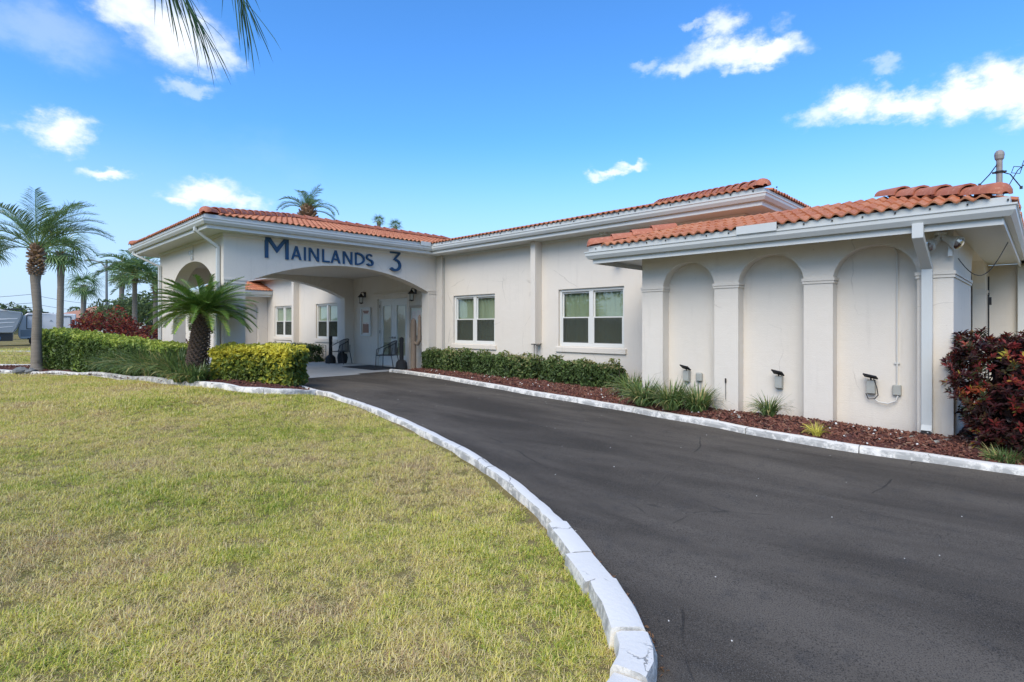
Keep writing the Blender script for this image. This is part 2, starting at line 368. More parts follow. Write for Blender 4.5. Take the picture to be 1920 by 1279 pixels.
glass('glass', (0.84, 0.88, 0.83), 0.10)
glass('door_glass', (0.90, 0.90, 0.86), 0.02)
m, t, b, pos = base_mat('insect_screen')
t.n.remove(b)
df = t.add('ShaderNodeBsdfDiffuse'); df.inputs[0].default_value = (0.07, 0.075, 0.065, 1)
tr = t.add('ShaderNodeBsdfTransparent'); ms = t.add('ShaderNodeMixShader'); ms.inputs[0].default_value = 0.42
t.link(tr.outputs[0], ms.inputs[1]); t.link(df.outputs[0], ms.inputs[2]); t.link(ms.outputs[0], t.n['Material Output'].inputs[0])
m, t, b, pos = base_mat('chair_mesh')
t.n.remove(b)
df = t.add('ShaderNodeBsdfDiffuse'); df.inputs[0].default_value = (0.02, 0.02, 0.02, 1)
tr = t.add('ShaderNodeBsdfTransparent'); ms = t.add('ShaderNodeMixShader'); ms.inputs[0].default_value = 0.6
t.link(tr.outputs[0], ms.inputs[1]); t.link(df.outputs[0], ms.inputs[2]); t.link(ms.outputs[0], t.n['Material Output'].inputs[0])
simple('curtain_green', (0.44, 0.46, 0.36), 0.9, var=0.15, nscale=4)
simple('blind_pale', (0.70, 0.72, 0.64), 0.8, var=0.05)
simple('door_reflection_cream', (0.78, 0.74, 0.64), 0.8, var=0.1, nscale=3)  # cream of the outdoor reflection, put into a panel colour
simple('entry_backing', (0.50, 0.52, 0.42), 0.8, var=0.1)  # pale tone of the panel added behind the entrance glass


# ------------------------------------------------------------------ mesh helpers
WLOC = {}
def tag(o, label=None, cat=None, group=None, kind=None):
    if label: o['label'] = label
    if cat: o['category'] = cat
    if group: o['group'] = group
    if kind: o['kind'] = kind
    return o

def empty(name, loc, label=None, cat=None, group=None):
    o = bpy.data.objects.new(name, None); C.objects.link(o); o.location = loc
    o.empty_display_size = 0.1
    WLOC[o] = Vector(loc)
    return tag(o, label, cat, group)

def arr_mesh(name, verts, faces, vattr=None, smooth=False):
    """verts Nx3, faces list of arrays or one MxK array"""
    me = bpy.data.meshes.new(name)
    V = np.asarray(verts, dtype=np.float32).reshape(-1, 3)
    if isinstance(faces, np.ndarray):
        k = faces.shape[1]; tot = np.full(len(faces), k); idx = faces.ravel()
    else:
        tot = np.array([len(f) for f in faces]); idx = np.concatenate([np.asarray(f) for f in faces]) if len(faces) else np.zeros(0)
    me.vertices.add(len(V)); me.vertices.foreach_set('co', V.ravel())
    me.loops.add(len(idx)); me.loops.foreach_set('vertex_index', idx.astype(np.int32))
    me.polygons.add(len(tot))
    st = np.concatenate([[0], np.cumsum(tot)[:-1]]) if len(tot) else np.zeros(0)
    me.polygons.foreach_set('loop_start', st.astype(np.int32))
    me.update(calc_edges=True)
    if vattr is not None:
        a = me.attributes.new('v', 'FLOAT', 'POINT'); a.data.foreach_set('value', np.asarray(vattr, dtype=np.float32))
    me.polygons.foreach_set('use_smooth', np.full(len(tot), bool(smooth)))
    me.validate()
    return me

def link_mesh(name, me, mat, parent=None, verts_world=True):
    me.materials.append(MATS[mat])
    o = bpy.data.objects.new(name, me); C.objects.link(o)
    if parent is not None:
        o.parent = parent
        off = WLOC.get(parent, Vector((0, 0, 0)))
        if verts_world and off.length > 0: me.transform(Matrix.Translation(-off))
        WLOC[o] = off
    else:
        WLOC[o] = Vector((0, 0, 0))
    return o

class MB:
    def __init__(s): s.v = []; s.f = []; s.a = []
    def add(s, vs, fs, a=0.0):
        b = len(s.v); s.v += [tuple(v) for v in vs]; s.f += [tuple(b + i for i in f) for f in fs]; s.a += [a] * len(vs)
        return s
    def box(s, x0, y0, z0, x1, y1, z1):
        x0, x1 = min(x0, x1), max(x0, x1); y0, y1 = min(y0, y1), max(y0, y1); z0, z1 = min(z0, z1), max(z0, z1)
        return s.add([(x0, y0, z0), (x1, y0, z0), (x1, y1, z0), (x0, y1, z0), (x0, y0, z1), (x1, y0, z1), (x1, y1, z1), (x0, y1, z1)],
                     [(0, 3, 2, 1), (4, 5, 6, 7), (0, 1, 5, 4), (1, 2, 6, 5), (2, 3, 7, 6), (3, 0, 4, 7)])
    def obox(s, M, x0, y0, z0, x1, y1, z1):
        b = len(s.v); s.box(x0, y0, z0, x1, y1, z1)
        for i in range(b, len(s.v)): s.v[i] = tuple(M @ Vector(s.v[i]))
        return s
    def tube(s, pts, r, n=8, r2=None, cap=True):
        pts = [Vector(p) for p in pts]
        rings = []
        up = Vector((0, 0, 1))
        prev = None
        for i, p in enumerate(pts):
            tt = (pts[min(i + 1, len(pts) - 1)] - pts[max(i - 1, 0)])
            if tt.length < 1e-9: tt = Vector((0, 0, 1))
            tt.normalize()
            if prev is None:
                a = tt.cross(up)
                if a.length < 0.05: a = tt.cross(Vector((1, 0, 0)))
            else:
                a = prev - tt * prev.dot(tt)
            a.normalize(); prev = a
            bb = tt.cross(a)
            if isinstance(r, (list, tuple)): rr = r[i]
            else: rr = r if r2 is None else r + (r2 - r) * i / max(1, len(pts) - 1)
            rings.append([p + (a * math.cos(2 * PI * k / n) + bb * math.sin(2 * PI * k / n)) * rr for k in range(n)])
        vs = [v for ring in rings for v in ring]; fs = []
        for i in range(len(pts) - 1):
            for k in range(n):
                fs.append((i * n + k, i * n + (k + 1) % n, (i + 1) * n + (k + 1) % n, (i + 1) * n + k))
        if cap:
            fs.append(tuple(range(n))[::-1]); fs.append(tuple((len(pts) - 1) * n + k for k in range(n)))
        return s.add(vs, fs)
    def rtube(s, pts, w, d, side):
        """rectangular tube: w along 'side' direction, d across"""
        pts = [Vector(p) for p in pts]; side = Vector(side).normalized(); vs = []; fs = []
        for i, p in enumerate(pts):
            t0 = (p - pts[i - 1]).normalized() if i else (pts[1] - p).normalized()
            t1 = (pts[i + 1] - p).normalized() if i < len(pts) - 1 else t0
            tt = (t0 + t1).normalized(); nn = tt.cross(side).normalized()
            k = 1 / max(0.5, t0.dot(tt))
            for (a, b2) in ((-1, -1), (1, -1), (1, 1), (-1, 1)): vs.append(p + side * (w / 2 * a) + nn * (d / 2 * b2 * k))
        for i in range(len(pts) - 1):
            for k in range(4): fs.append((i * 4 + k, i * 4 + (k + 1) % 4, (i + 1) * 4 + (k + 1) % 4, (i + 1) * 4 + k))
        fs.append((3, 2, 1, 0)); q = (len(pts) - 1) * 4; fs.append((q, q + 1, q + 2, q + 3))
        return s.add(vs, fs)
    def lathe(s, prof, c, n=16):
        vs = []; fs = []
        for (r, z) in prof:
            for k in range(n): vs.append((c[0] + r * math.cos(2 * PI * k / n), c[1] + r * math.sin(2 * PI * k / n), c[2] + z))
        for i in range(len(prof) - 1):
            for k in range(n): fs.append((i * n + k, i * n + (k + 1) % n, (i + 1) * n + (k + 1) % n, (i + 1) * n + k))
        fs.append(tuple(range(n))[::-1]); q = (len(prof) - 1) * n; fs.append(tuple(q + k for k in range(n)))
        return s.add(vs, fs)
    def prism(s, poly, f, d0, d1):
        """poly: 2d points, f(u,v,d)->xyz"""
        n = len(poly)
        vs = [f(u, v, d0) for u, v in poly] + [f(u, v, d1) for u, v in poly]
        fs = [tuple(range(n)), tuple(range(2 * n - 1, n - 1, -1))] + [(i, i + n, (i + 1) % n + n, (i + 1) % n) for i in range(n)]
        return s.add(vs, fs)
    def build(s, name, mat, parent=None, smooth=False, bevel=0.0):
        me = arr_mesh(name, np.array(s.v), s.f, s.a if any(s.a) else None, smooth)
        import bmesh
        bm = bmesh.new(); bm.from_mesh(me); bmesh.ops.recalc_face_normals(bm, faces=bm.faces)
        if bevel:
            bmesh.ops.bevel(bm, geom=[e for e in bm.edges if len(e.link_faces) == 2 and e.calc_face_angle(0) > 0.6], offset=bevel, segments=1, affect='EDGES')
        bm.to_mesh(me); bm.free()
        return link_mesh(name, me, mat, parent)

def inside(p, poly):
    x, y = p; c = False; n = len(poly); j = n - 1
    for i in range(n):
        xi, yi = poly[i]; xj, yj = poly[j]
        if (yi > y) != (yj > y) and x < (xj - xi) * (y - yi) / (yj - yi + 1e-12) + xi: c = not c
        j = i
    return c

def inside_np(P, poly):
    c = np.zeros(len(P), bool); n = len(poly); j = n - 1
    x, y = P[:, 0], P[:, 1]
    for i in range(n):
        xi, yi = poly[i]; xj, yj = poly[j]
        m = ((yi > y) != (yj > y)) & (x < (xj - xi) * (y - yi) / (yj - yi + 1e-12) + xi)
        c ^= m; j = i
    return c

def triangulate(outer, holes=(), interior=()):
    pts = []; edges = []
    for loop in [outer] + list(holes):
        b0 = len(pts); pts += [Vector(p) for p in loop]
        edges += [(b0 + i, b0 + (i + 1) % len(loop)) for i in range(len(loop))]
    pts += [Vector(p) for p in interior]
    vo, eo, fo, _, _, _ = delaunay_2d_cdt(pts, edges, [], 0, 1e-5)
    fs = []
    for f in fo:
        cx = sum(vo[i].x for i in f) / len(f); cy = sum(vo[i].y for i in f) / len(f)
        if inside((cx, cy), outer) and not any(inside((cx, cy), h) for h in holes): fs.append(tuple(f))
    return [tuple(v) for v in vo], fs

def panel(mb, outer, holes, f, d0, d1):
    """flat wall with openings; f(u,v,d) -> xyz"""
    v, fs = triangulate(outer, holes)
    mb.add([f(a, b, d0) for a, b in v], fs); mb.add([f(a, b, d1) for a, b in v], [t[::-1] for t in fs])
    for loop in [outer] + list(holes):
        n = len(loop)
        mb.add([f(a, b, d0) for a, b in loop] + [f(a, b, d1) for a, b in loop], [(i, (i + 1) % n, (i + 1) % n + n, i + n) for i in range(n)])

def arc(cx, cz, rx, rz, a0, a1, n):
    return [(cx + rx * math.cos(R(a0 + (a1 - a0) * i / n)), cz + rz * math.sin(R(a0 + (a1 - a0) * i / n))) for i in range(n + 1)]

def sweep(mb, prof, line, closed=False, ends=True):
    """profile (outward, z) swept along a plan polyline; outward = right-hand side of travel"""
    n = len(line); rings = []
    for i, p in enumerate(line):
        p = Vector(p[:2])
        def nrm(a, b2):
            d = (Vector(b2[:2]) - Vector(a[:2])).normalized(); return Vector((d.y, -d.x))
        if i == 0: nn = nrm(line[0], line[1]); k = 1
        elif i == n - 1: nn = nrm(line[-2], line[-1]); k = 1
        else:
            a = nrm(line[i - 1], line[i]); b2 = nrm(line[i], line[i + 1]); nn = (a + b2).normalized(); k = 1 / max(0.4, nn.dot(a))
        rings.append([(p.x + nn.x * o * k, p.y + nn.y * o * k, z) for o, z in prof])
    m = len(prof); vs = [v for r_ in rings for v in r_]; fs = []
    for i in range(n - 1):
        for k in range(m): fs.append((i * m + k, i * m + (k + 1) % m, (i + 1) * m + (k + 1) % m, (i + 1) * m + k))
    if ends: fs.append(tuple(range(m))); fs.append(tuple((n - 1) * m + k for k in range(m))[::-1])
    mb.add(vs, fs)

def children(o): return [c for c in bpy.data.objects if c.parent == o]
def copy_tree(o, loc, rz=None, sc=None, parent=None, kids=None):
    c = o.copy(); C.objects.link(c)
    if parent is None:
        c.location = loc
        if rz is not None: c.rotation_euler = (0, 0, rz)
        if sc is not None: c.scale = (sc, sc, sc)
    else: c.parent = parent
    for ch in children(o): copy_tree(ch, None, parent=c)
    return c

# ------------------------------------------------------------------ terrain
GP = np.array([(-.15, 7.2, -.045), (-1.28, 7.03, -.02), (-2.39, 7.05, 0), (-3.99, 7.36, .02), (-5.04, 7.55, .035), (-6.29, 7.7, .05), (-8.94, 8.17, .065), (-11.51, 8.64, .075), (-13.03, 8.72, .08),
    (-1.14, 2.02, -.06), (-1.79, 2.63, -.05), (-2.72, 3.21, -.04), (-3.79, 3.71, -.03), (-4.89, 4.1, -.015), (-6.7, 4.57, .015), (-9.02, 4.99, .045), (-10.3, 5.1, .06), (-7.88, 4.84, .03), (-5.79, 4.35, 0),
    (-10.05, 4.18, .15), (-10.41, 3.94, .18), (-11.29, 3.49, .24), (-13.41, 3.11, .21), (-16.42, 2.68, .155), (-19.16, 2.07, .08), (-20.5, 1.63, .03),
    (-12, 7, .07), (-15, 7, .07), (-13, 5.4, .07), (-18, 7, .07), (-16, 9.5, .07), (-20, 8, .07), (-8, 10, .09), (-11, 9.9, .09), (-.8, 8.3, .035), (-2.5, 8.3, .07), (-4, 8.3, .08), (-5.5, 9.8, .09), (-2, 5, -.03), (-6, 6.5, .02), (-9, 7, .06),
    (-2, 1.6, -.06), (-3, 2.6, -.045), (-5, 3.5, .0), (-8, 4.5, .06), (-9.6, 4.6, .09), (-9.3, 3.2, .12), (-10.5, 2.6, .2), (-13, 2.0, .17), (-16, 1.5, .12), (-19, .5, .05),
    (-6, 1, .05), (-9, 0, .10), (-12, -2, .08), (-3, 0, -.03), (0, 0, -.06), (3, 3, -.06), (5, 8, -.06), (-6, -6, -.02), (-25, -10, 0), (-25, 0, 0), (-25, 6, 0), (-30, 3, 0), (0, -8, -.05), (5, 14, -.05), (-18, 14, 0), (-5, 20, 0)])
def GZ(P):
    P = np.atleast_2d(np.asarray(P, dtype=float))[:, :2]
    d2 = ((P[:, None, :] - GP[None, :, :2]) ** 2).sum(-1)
    wgt = 1 / (d2 + 0.12) ** 2
    g = (wgt * GP[None, :, 2]).sum(1) / wgt.sum(1)
    r = np.hypot(P[:, 0] + 8, P[:, 1] - 4)
    return g * np.clip((40 - r) / 15, 0, 1)
def gz(x, y): return float(GZ([(x, y)])[0])

def sheet(name, mat, outer, dz, step, kind='structure', dome=0.0, amp=0.0, holes=()):
    xs = [p[0] for p in outer]; ys = [p[1] for p in outer]
    gx, gy = np.meshgrid(np.arange(min(xs), max(xs), step), np.arange(min(ys), max(ys), step))
    P = np.stack([gx.ravel(), gy.ravel()], 1) + rng.uniform(-.1, .1, (gx.size, 2)) * step
    P = P[inside_np(P, outer)]
    dense = []
    n = len(outer)
    for i in range(n):
        a = np.array(outer[i]); b2 = np.array(outer[(i + 1) % n]); k = max(1, int(np.hypot(*(b2 - a)) / step))
        for j in range(k): dense.append(tuple(a + (b2 - a) * j / k))
    # keep interior points off the rim
    D = np.array(dense)
    mind = np.array([np.min(((D - p) ** 2).sum(1)) for p in P]) if len(P) else np.zeros(0)
    if len(P): P = P[mind > (step * .4) ** 2]; mind = mind[mind > (step * .4) ** 2]
    v, fs = triangulate(dense, holes, [tuple(p) for p in P])
    V = np.array(v); z = GZ(V) + dz
    if dome or amp:
        md = np.array([np.min(((D - p) ** 2).sum(1)) for p in V]) ** .5
        z += dome * np.clip(md / 0.35, 0, 1) + amp * rng.normal(size=len(V)) * np.clip(md / .1, 0, 1)
    me = arr_mesh(name, np.column_stack([V, z]), fs)
    me.polygons.foreach_set('use_smooth', np.ones(len(me.polygons), bool))
    o = link_mesh(name, me, mat)
    o['kind'] = kind
    return o

# ground: one graded grid
def axis(lo, hi, flo, fhi, fine, n):
    a = list(np.arange(flo, fhi, fine))
    l = [flo - (flo - lo) * (i / n) ** 2.2 for i in range(n, 0, -1)]; h = [fhi + (hi - fhi) * (i / n) ** 2.2 for i in range(0, n + 1)]
    return np.array(l + a + h)
ax = axis(-1500, 1500, -32, 8, .4, 22); ay = axis(-1500, 1500, -8, 16, .4, 22)
gx, gy = np.meshgrid(ax, ay); P = np.stack([gx.ravel(), gy.ravel()], 1)
zz = np.concatenate([GZ(P[i:i + 4000]) for i in range(0, len(P), 4000)]) - 0.004
nx, ny = len(ax), len(ay)
ii = np.arange(nx * ny).reshape(ny, nx)
F_ = np.stack([ii[:-1, :-1].ravel(), ii[:-1, 1:].ravel(), ii[1:, 1:].ravel(), ii[1:, :-1].ravel()], 1)
# the sheet dips a little where drive, beds and slab lie on it
LK = [(-1.05, 1.55), (-1.14, 2.02), (-1.35, 2.28), (-1.55, 2.46), (-1.82, 2.66), (-2.12, 2.86), (-2.40, 3.03), (-2.72, 3.21), (-3.09, 3.40), (-3.4, 3.55), (-3.79, 3.71), (-4.24, 3.89), (-4.95, 4.12), (-5.79, 4.36), (-6.75, 4.60), (-7.88, 4.83), (-9.02, 5.01), (-10.02, 5.12), (-10.9, 5.18), (-11.8, 5.14), (-12.5, 5.0)]   # left kerb, drive side
RK = [(6.0, 8.3), (3.0, 7.7), (1.2, 7.35), (-.15, 7.18), (-.83, 7.07), (-1.28, 7.03), (-1.79, 7.01), (-2.39, 7.07), (-3.13, 7.21), (-3.99, 7.37), (-5.04, 7.54), (-6.29, 7.71), (-7.4, 7.88), (-8.94, 8.17), (-10.2, 8.42), (-11.51, 8.62), (-12.5, 8.72), (-13.1, 8.74), (-13.42, 8.74)]
drive_poly = [(-1.0, -2.5), (-1.0, 1.0)] + LK + [(-13.6, 4.9), (-13.6, 9.1)] + RK[::-1] + [(9, 8.9), (9, -2.5)]
front_poly = [(-20.5, 1.55), (-19.16, 2.1), (-16.42, 2.68), (-13.41, 3.11), (-11.29, 3.49), (-10.45, 3.93), (-10.1, 4.3), (-10.15, 4.75), (-10.5, 5.2)]
isl_poly = [(-24.6, -.1), (-22.3, .85)] + front_poly + [(-10.9, 5.2), (-11.8, 5.08), (-12.6, 4.95), (-12.7, 4.3), (-18.0, 4.3), (-20.5, 4.1), (-22.8, 3.0), (-24.6, 1.7), (-26, .7)]
low = inside_np(P, drive_poly) | inside_np(P, isl_poly)
zz = np.where(low, zz - .03, zz)
me = arr_mesh('ground', np.column_stack([P, zz]), F_, smooth=True)
o = link_mesh('ground', me, 'lawn_soil'); o['kind'] = 'structure'

sheet('driveway', 'asphalt', drive_poly, .006, .35)
beds_r = [(p[0], p[1] + .10) for p in RK[1:18]] + [(-13.3, 10.05), (-4.9, 10.05), (-4.8, 8.2), (-.8, 8.35), (-.8, 9.6), (3.0, 9.6)]
sheet('planting_bed', 'mulch_soil', beds_r, .025, .14, dome=.06, amp=.012)
o = sheet('planting_bed', 'mulch_soil', isl_poly, .02, .2, dome=.06, amp=.012)

# concrete entrance slab under the canopy with joints
mbs = empty('entrance_slab', (-16, 7, 0)); mbs['kind'] = 'structure'; 
for (x0, x1) in ((-13.35, -15.1), (-15.11, -16.9), (-16.91, -19.2), (-19.21, -22.0), (-22.01, -25.0)):
    for (y0, y1) in ((4.5, 6.9), (6.91, 9.99)):
        if x1 < -19.3 and y1 > 9: y1 = 9.2
        MB().box(x0, y0, -.05, x1, y1, .084).build('slab_panel', 'concrete', mbs, bevel=.006)

# ------------------------------------------------------------------ kerbs
def kerb_piece(parent, pts, width, h, base_off, seed, tilt=0.0, lift=0.0, rough=.004, side=1):
    """pts: plan polyline of drive-side foot; kerb lies to the left (side=1) of travel"""
    r_ = np.random.default_rng(seed)
    L = [0]
    for a, b2 in zip(pts, pts[1:]): L.append(L[-1] + math.dist(a, b2))
    n = max(2, int(L[-1] / .10)); rings = []
    prof = [(0, -.06), (.004, h * .55), (.02, h * .92), (.045, h), (width - .03, h), (width - .008, h * .93), (width, h * .7), (width + .008, -.06)]
    for i in range(n + 1):
        s = L[-1] * i / n
        k = max(j for j in range(len(L) - 1) if L[j] <= s + 1e-9); f = (s - L[k]) / (L[k + 1] - L[k])
        p = Vector(pts[k]).lerp(Vector(pts[k + 1]), f); d = (Vector(pts[k + 1]) - Vector(pts[k])).normalized()
        nn = Vector((-d.y, d.x)) * side
        g = gz(p.x, p.y)
        ring = []
        wob = r_.normal() * rough
        for o_, z_ in prof:
            q = p + nn * (o_ + base_off + wob)
            ring.append((q.x + r_.normal() * rough * .5, q.y + r_.normal() * rough * .5, g + z_ + lift + tilt * (s / L[-1] - .5) + (r_.normal() * rough * .5 if z_ > 0 else 0)))
        rings.append(ring)
    m = len(prof); vs = [v for r2 in rings for v in r2]; fs = []
    for i in range(n):
        for k in range(m - 1): fs.append((i * m + k, i * m + k + 1, (i + 1) * m + k + 1, (i + 1) * m + k))
    fs.append(tuple(range(m))); fs.append(tuple(n * m + k for k in range(m))[::-1])
    ob = MB().add(vs, fs).build('kerb_segment', 'kerb_paint', parent)
    ob.data.polygons.foreach_set('use_smooth', np.ones(len(ob.data.polygons), bool))
    try: ob.data.set_sharp_from_angle(angle=R(35))
    except Exception: pass
    return ob

def smooth_line(pts, k=6):
    out = []
    P_ = [Vector(pts[0])] + [Vector(p) for p in pts] + [Vector(pts[-1])]
    for i in range(1, len(P_) - 2):
        p0, p1, p2, p3 = P_[i - 1:i + 3]
        for j in range(k):
            t_ = j / k
            out.append(tuple(0.5 * ((2 * p1) + (-p0 + p2) * t_ + (2 * p0 - 5 * p1 + 4 * p2 - p3) * t_ ** 2 + (-p0 + 3 * p1 - 3 * p2 + p3) * t_ ** 3)))
    out.append(tuple(pts[-1])); return out

def cut_line(line, cuts):
    """split a polyline at arc lengths"""
    L = [0]
    for a, b2 in zip(line, line[1:]): L.append(L[-1] + math.dist(a, b2))
    def at_(s):
        s = min(max(s, 0), L[-1] - 1e-6)
        k = max(j for j in range(len(L) - 1) if L[j] <= s + 1e-9); f = (s - L[k]) / (L[k + 1] - L[k])
        return tuple(Vector(line[k]).lerp(Vector(line[k + 1]), f))
    out = []
    cuts = [c for c in cuts if c < L[-1] - .1] + [L[-1]]
    for a, b2 in zip(cuts, cuts[1:]):
        out.append([at_(a)] + [line[j] for j in range(len(L)) if a + .01 < L[j] < b2 - .02] + [at_(b2 - .012)])
    return out

kl = empty('kerb', (-5, 3.5, 0)); kl['kind'] = 'structure'
line = smooth_line([(-.75, .2), (-.9, 1.0)] + LK)
cuts = [0, .7, 1.28, 1.75, 2.12, 2.62, 3.02, 3.5, 5.1, 7.0, 9.4, 11.6, 13.6, 15.6]
for i, seg in enumerate(cut_line(line, cuts)):
    near = i < 7
    kerb_piece(kl, seg, .168 + (random.uniform(-.010, .018) if near else -.055), .078 + (random.uniform(-.010, .010) if near else -.012), 0.0 + (random.uniform(-.012, .012) if near else 0), 100 + i,
               tilt=random.uniform(-.022, .022) if near else 0, lift=0, rough=.0028 if near else .002, side=1)
kr = empty('kerb', (-5, 8, 0)); kr['kind'] = 'structure'
line = smooth_line(RK)
for i, seg in enumerate(cut_line(line, [0, 2.4, 4.8, 7.6, 8.9, 10.8, 13.4, 16.2, 19.5, 23])):
    kerb_piece(kr, seg, .14, .085, 0, 200 + i, rough=.002, side=-1)
ki = empty('kerb', (-15, 3, 0)); ki['kind'] = 'structure'
line = smooth_line([(-24.6, -.1), (-22.3, .85)] + front_poly[:-1] + [(-10.3, 5.08)])
for i, seg in enumerate(cut_line(line, [0, 2.5, 5, 7.6, 10.2, 12.8, 15.0, 16.2, 20])):
    kerb_piece(ki, seg, .11, .085, 0, 300 + i, rough=.003, side=1)
line = smooth_line([(-27, .1), (-26, .7), (-24.6, 1.7), (-22.8, 3.0), (-20.5, 4.1)])
for i, seg in enumerate(cut_line(line, [0, 2.5, 5, 7.6])):
    kerb_piece(ki, seg, .14, .11, 0, 330 + i, rough=.003, side=-1)
# sidewalk far left
sw = MB()
a = Vector((-33.5, -8.0)); d = Vector((.7165, .6975)); nn = Vector((-.6975, .7165))
a0 = Vector((-20.2, 20.8)) + d * (-32)
for k in range(24):
    p = a0 + d * (k * 1.52); q = p + d * 1.5
    sw.add([(p.x, p.y, -.02), (q.x, q.y, -.02), (q.x + nn.x * 1.6, q.y + nn.y * 1.6, -.02), (p.x + nn.x * 1.6, p.y + nn.y * 1.6, -.02),
            (p.x, p.y, .03), (q.x, q.y, .03), (q.x + nn.x * 1.6, q.y + nn.y * 1.6, .03), (p.x + nn.x * 1.6, p.y + nn.y * 1.6, .03)],
           [(0, 3, 2, 1), (4, 5, 6, 7), (0, 1, 5, 4), (1, 2, 6, 5), (2, 3, 7, 6), (3, 0, 4, 7)])
o = sw.build('sidewalk', 'concrete'); o['kind'] = 'structure'

# ------------------------------------------------------------------ the clubhouse
B = empty('clubhouse', (-10, 10, 0), 'long single storey cream stucco clubhouse with terracotta tile roofs and an arched drive-through canopy', 'building')
EV = 3.63        # main gutter top
WEV = 2.65       # low wing gutter top
WIN = [(-12.06, -10.36, .90, 2.25), (-8.21, -6.41, .92, 2.25), (-20.44, -18.74, .90, 2.25), (-24.35, -22.6, .92, 2.25)]
DOOR = (-15.98, -14.28, .10, 2.28)
rect = lambda x0, x1, z0, z1: [(x0, z0), (x1, z0), (x1, z1), (x0, z1)]
mb = MB()
fY = lambda y0, s=1: (lambda u, v, d_: (u, y0 + s * d_, v))
fX = lambda x0, s=-1: (lambda u, v, d_: (x0 + s * d_, u, v))
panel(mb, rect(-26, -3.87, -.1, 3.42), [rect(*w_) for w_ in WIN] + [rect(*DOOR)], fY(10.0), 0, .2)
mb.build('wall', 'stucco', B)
MB().box(-4.07, 10.2, 0, -3.87, 22, 3.42).build('wall', 'stucco', B)
# canopy walls
def seg_arch(c0, c1, spring, crown, n=22, flat=False):
    """opening from the ground: straight jambs, segmental arch"""
    half = (c1 - c0) / 2; rise = crown - spring; r_ = (half * half + rise * rise) / (2 * rise); cz = crown - r_; cc = (c0 + c1) / 2
    a = math.asin(half / r_)
    pts = [(c0, -.05)] + [(cc + r_ * math.sin(-a + 2 * a * i / n), cz + r_ * math.cos(-a + 2 * a * i / n)) for i in range(n + 1)] + [(c1, -.05)]
    return pts
def wall_with_arch(a0, a1, arch, f, d1, top=3.42):
    m_ = MB(); outer = [(a0, -.1), (arch[0][0], -.1)] + arch[1:-1] + [(arch[-1][0], -.1), (a1, -.1), (a1, top), (a0, top)]
    panel(m_, outer, [], f, 0, d1); return m_
wall_with_arch(4.15, 10.0, seg_arch(4.60, 9.66, 2.37, 2.92), fX(-12.77), .32).build('wall', 'stucco', B)
wall_with_arch(4.15, 10.0, seg_arch(4.60, 9.66, 2.37, 2.92), fX(-17.58), .32).build('wall', 'stucco', B)
sa = [(-16.62, -.05)] + arc(-15.02, 2.25, 1.60, .72, 180, 0, 24) + [(-13.42, -.05)]
wall_with_arch(-17.58, -13.09, sa, fY(4.15), .30).build('wall', 'stucco', B)
MB().box(-17.58, 4.45, 3.06, -13.09, 10.0, 3.12).build('canopy_ceiling', 'stucco', B)
# impost bands of the canopy
for x in (-12.77, -17.58):
    for z0 in (2.33, 2.40):
        for (ya, yb) in ((9.64, 10.0), (4.15, 4.62)): MB().box(x, ya, z0, x + .02, yb, z0 + .035).build('impost_moulding', 'stucco', B)

# wing: front skin with three blind arches
WX0, WX1, WY = -4.84, -.76, 8.10
arches = [(-4.46, -3.60, 1), (-3.24, -2.353, 1), (-2.00, -1.10, 1)]
outer = [(WX0, -.1)]
for (a, b2, _) in arches:
    rr = (b2 - a) / 2
    outer += [(a, -.1)] + arc((a + b2) / 2, 2.0, rr, rr * .93, 180, 0, 22) + [(b2, -.1)]
outer += [(WX1, -.1), (WX1, 2.52), (WX0, 2.52)]
m_ = MB(); panel(m_, outer, [], fY(WY), 0, .2); m_.build('wall', 'stucco', B)
MB().box(WX0, WY + .2, -.1, WX1 - .21, WY + .34, 2.52).build('wall', 'stucco', B)
# wing right side skin
outer = [(WY + .2, -.1), (10.15, -.1)] + arc(11.5, 1.95, 1.35, .75, 180, 0, 22) + [(12.85, -.1), (13.5, -.1), (13.5, 2.52), (WY + .2, 2.52)]
m_ = MB(); panel(m_, outer, [], fX(WX1), 0, .18); m_.build('wall', 'stucco', B)
MB().box(WX1 - .20, WY + .36, -.1, WX1 - .34, 13.5, 2.52).build('wall', 'stucco', B)
MB().box(WX0, WY + .35, -.1, WX0 + .2, 9.99, 2.52).build('wall', 'stucco', B)
def band_y(x0, x1, y, ret0=None, ret1=None):
    for z0, z1, p in ((1.965, 1.995, .014), (2.0, 2.04, .023)):
        ib = MB()
        ib.box(x0 - (p if ret0 else 0), y - p, z0, x1 + (p if ret1 else 0), y, z1)
        if ret0: ib.box(x0 - p, y, z0, x0, y + ret0, z1)
        if ret1: ib.box(x1, y, z0, x1 + p, y + ret1, z1)
        ib.build('impost_moulding', 'stucco', B)
band_y(-4.84, -4.46, WY, .3, .2); band_y(-3.60, -3.24, WY, .2, .2); band_y(-2.353, -2.0, WY, .2, .2); band_y(-1.10, -.76, WY, .2, 2.03)
for z0, z1, p in ((1.965, 1.995, .014), (2.0, 2.04, .023)): MB().box(WX1, 12.86, z0, WX1 + p, 13.49, z1).build('impost_moulding', 'stucco', B)
# rear block to the right with its window
MB().box(-.76, 13.5, -.1, -.12, 13.7, 2.52).build('wall', 'stucco', B)
m_ = MB(); panel(m_, rect(-.12, 5, -.1, 2.52), [rect(.06, 1.9, .9, 2.1)], fY(13.5), 0, .2); m_.build('wall', 'stucco', B)
MB().box(-.36, 13.40, -.05, -.24, 13.49, 2.49).build('corner_post', 'trim_white', B, bevel=.008)
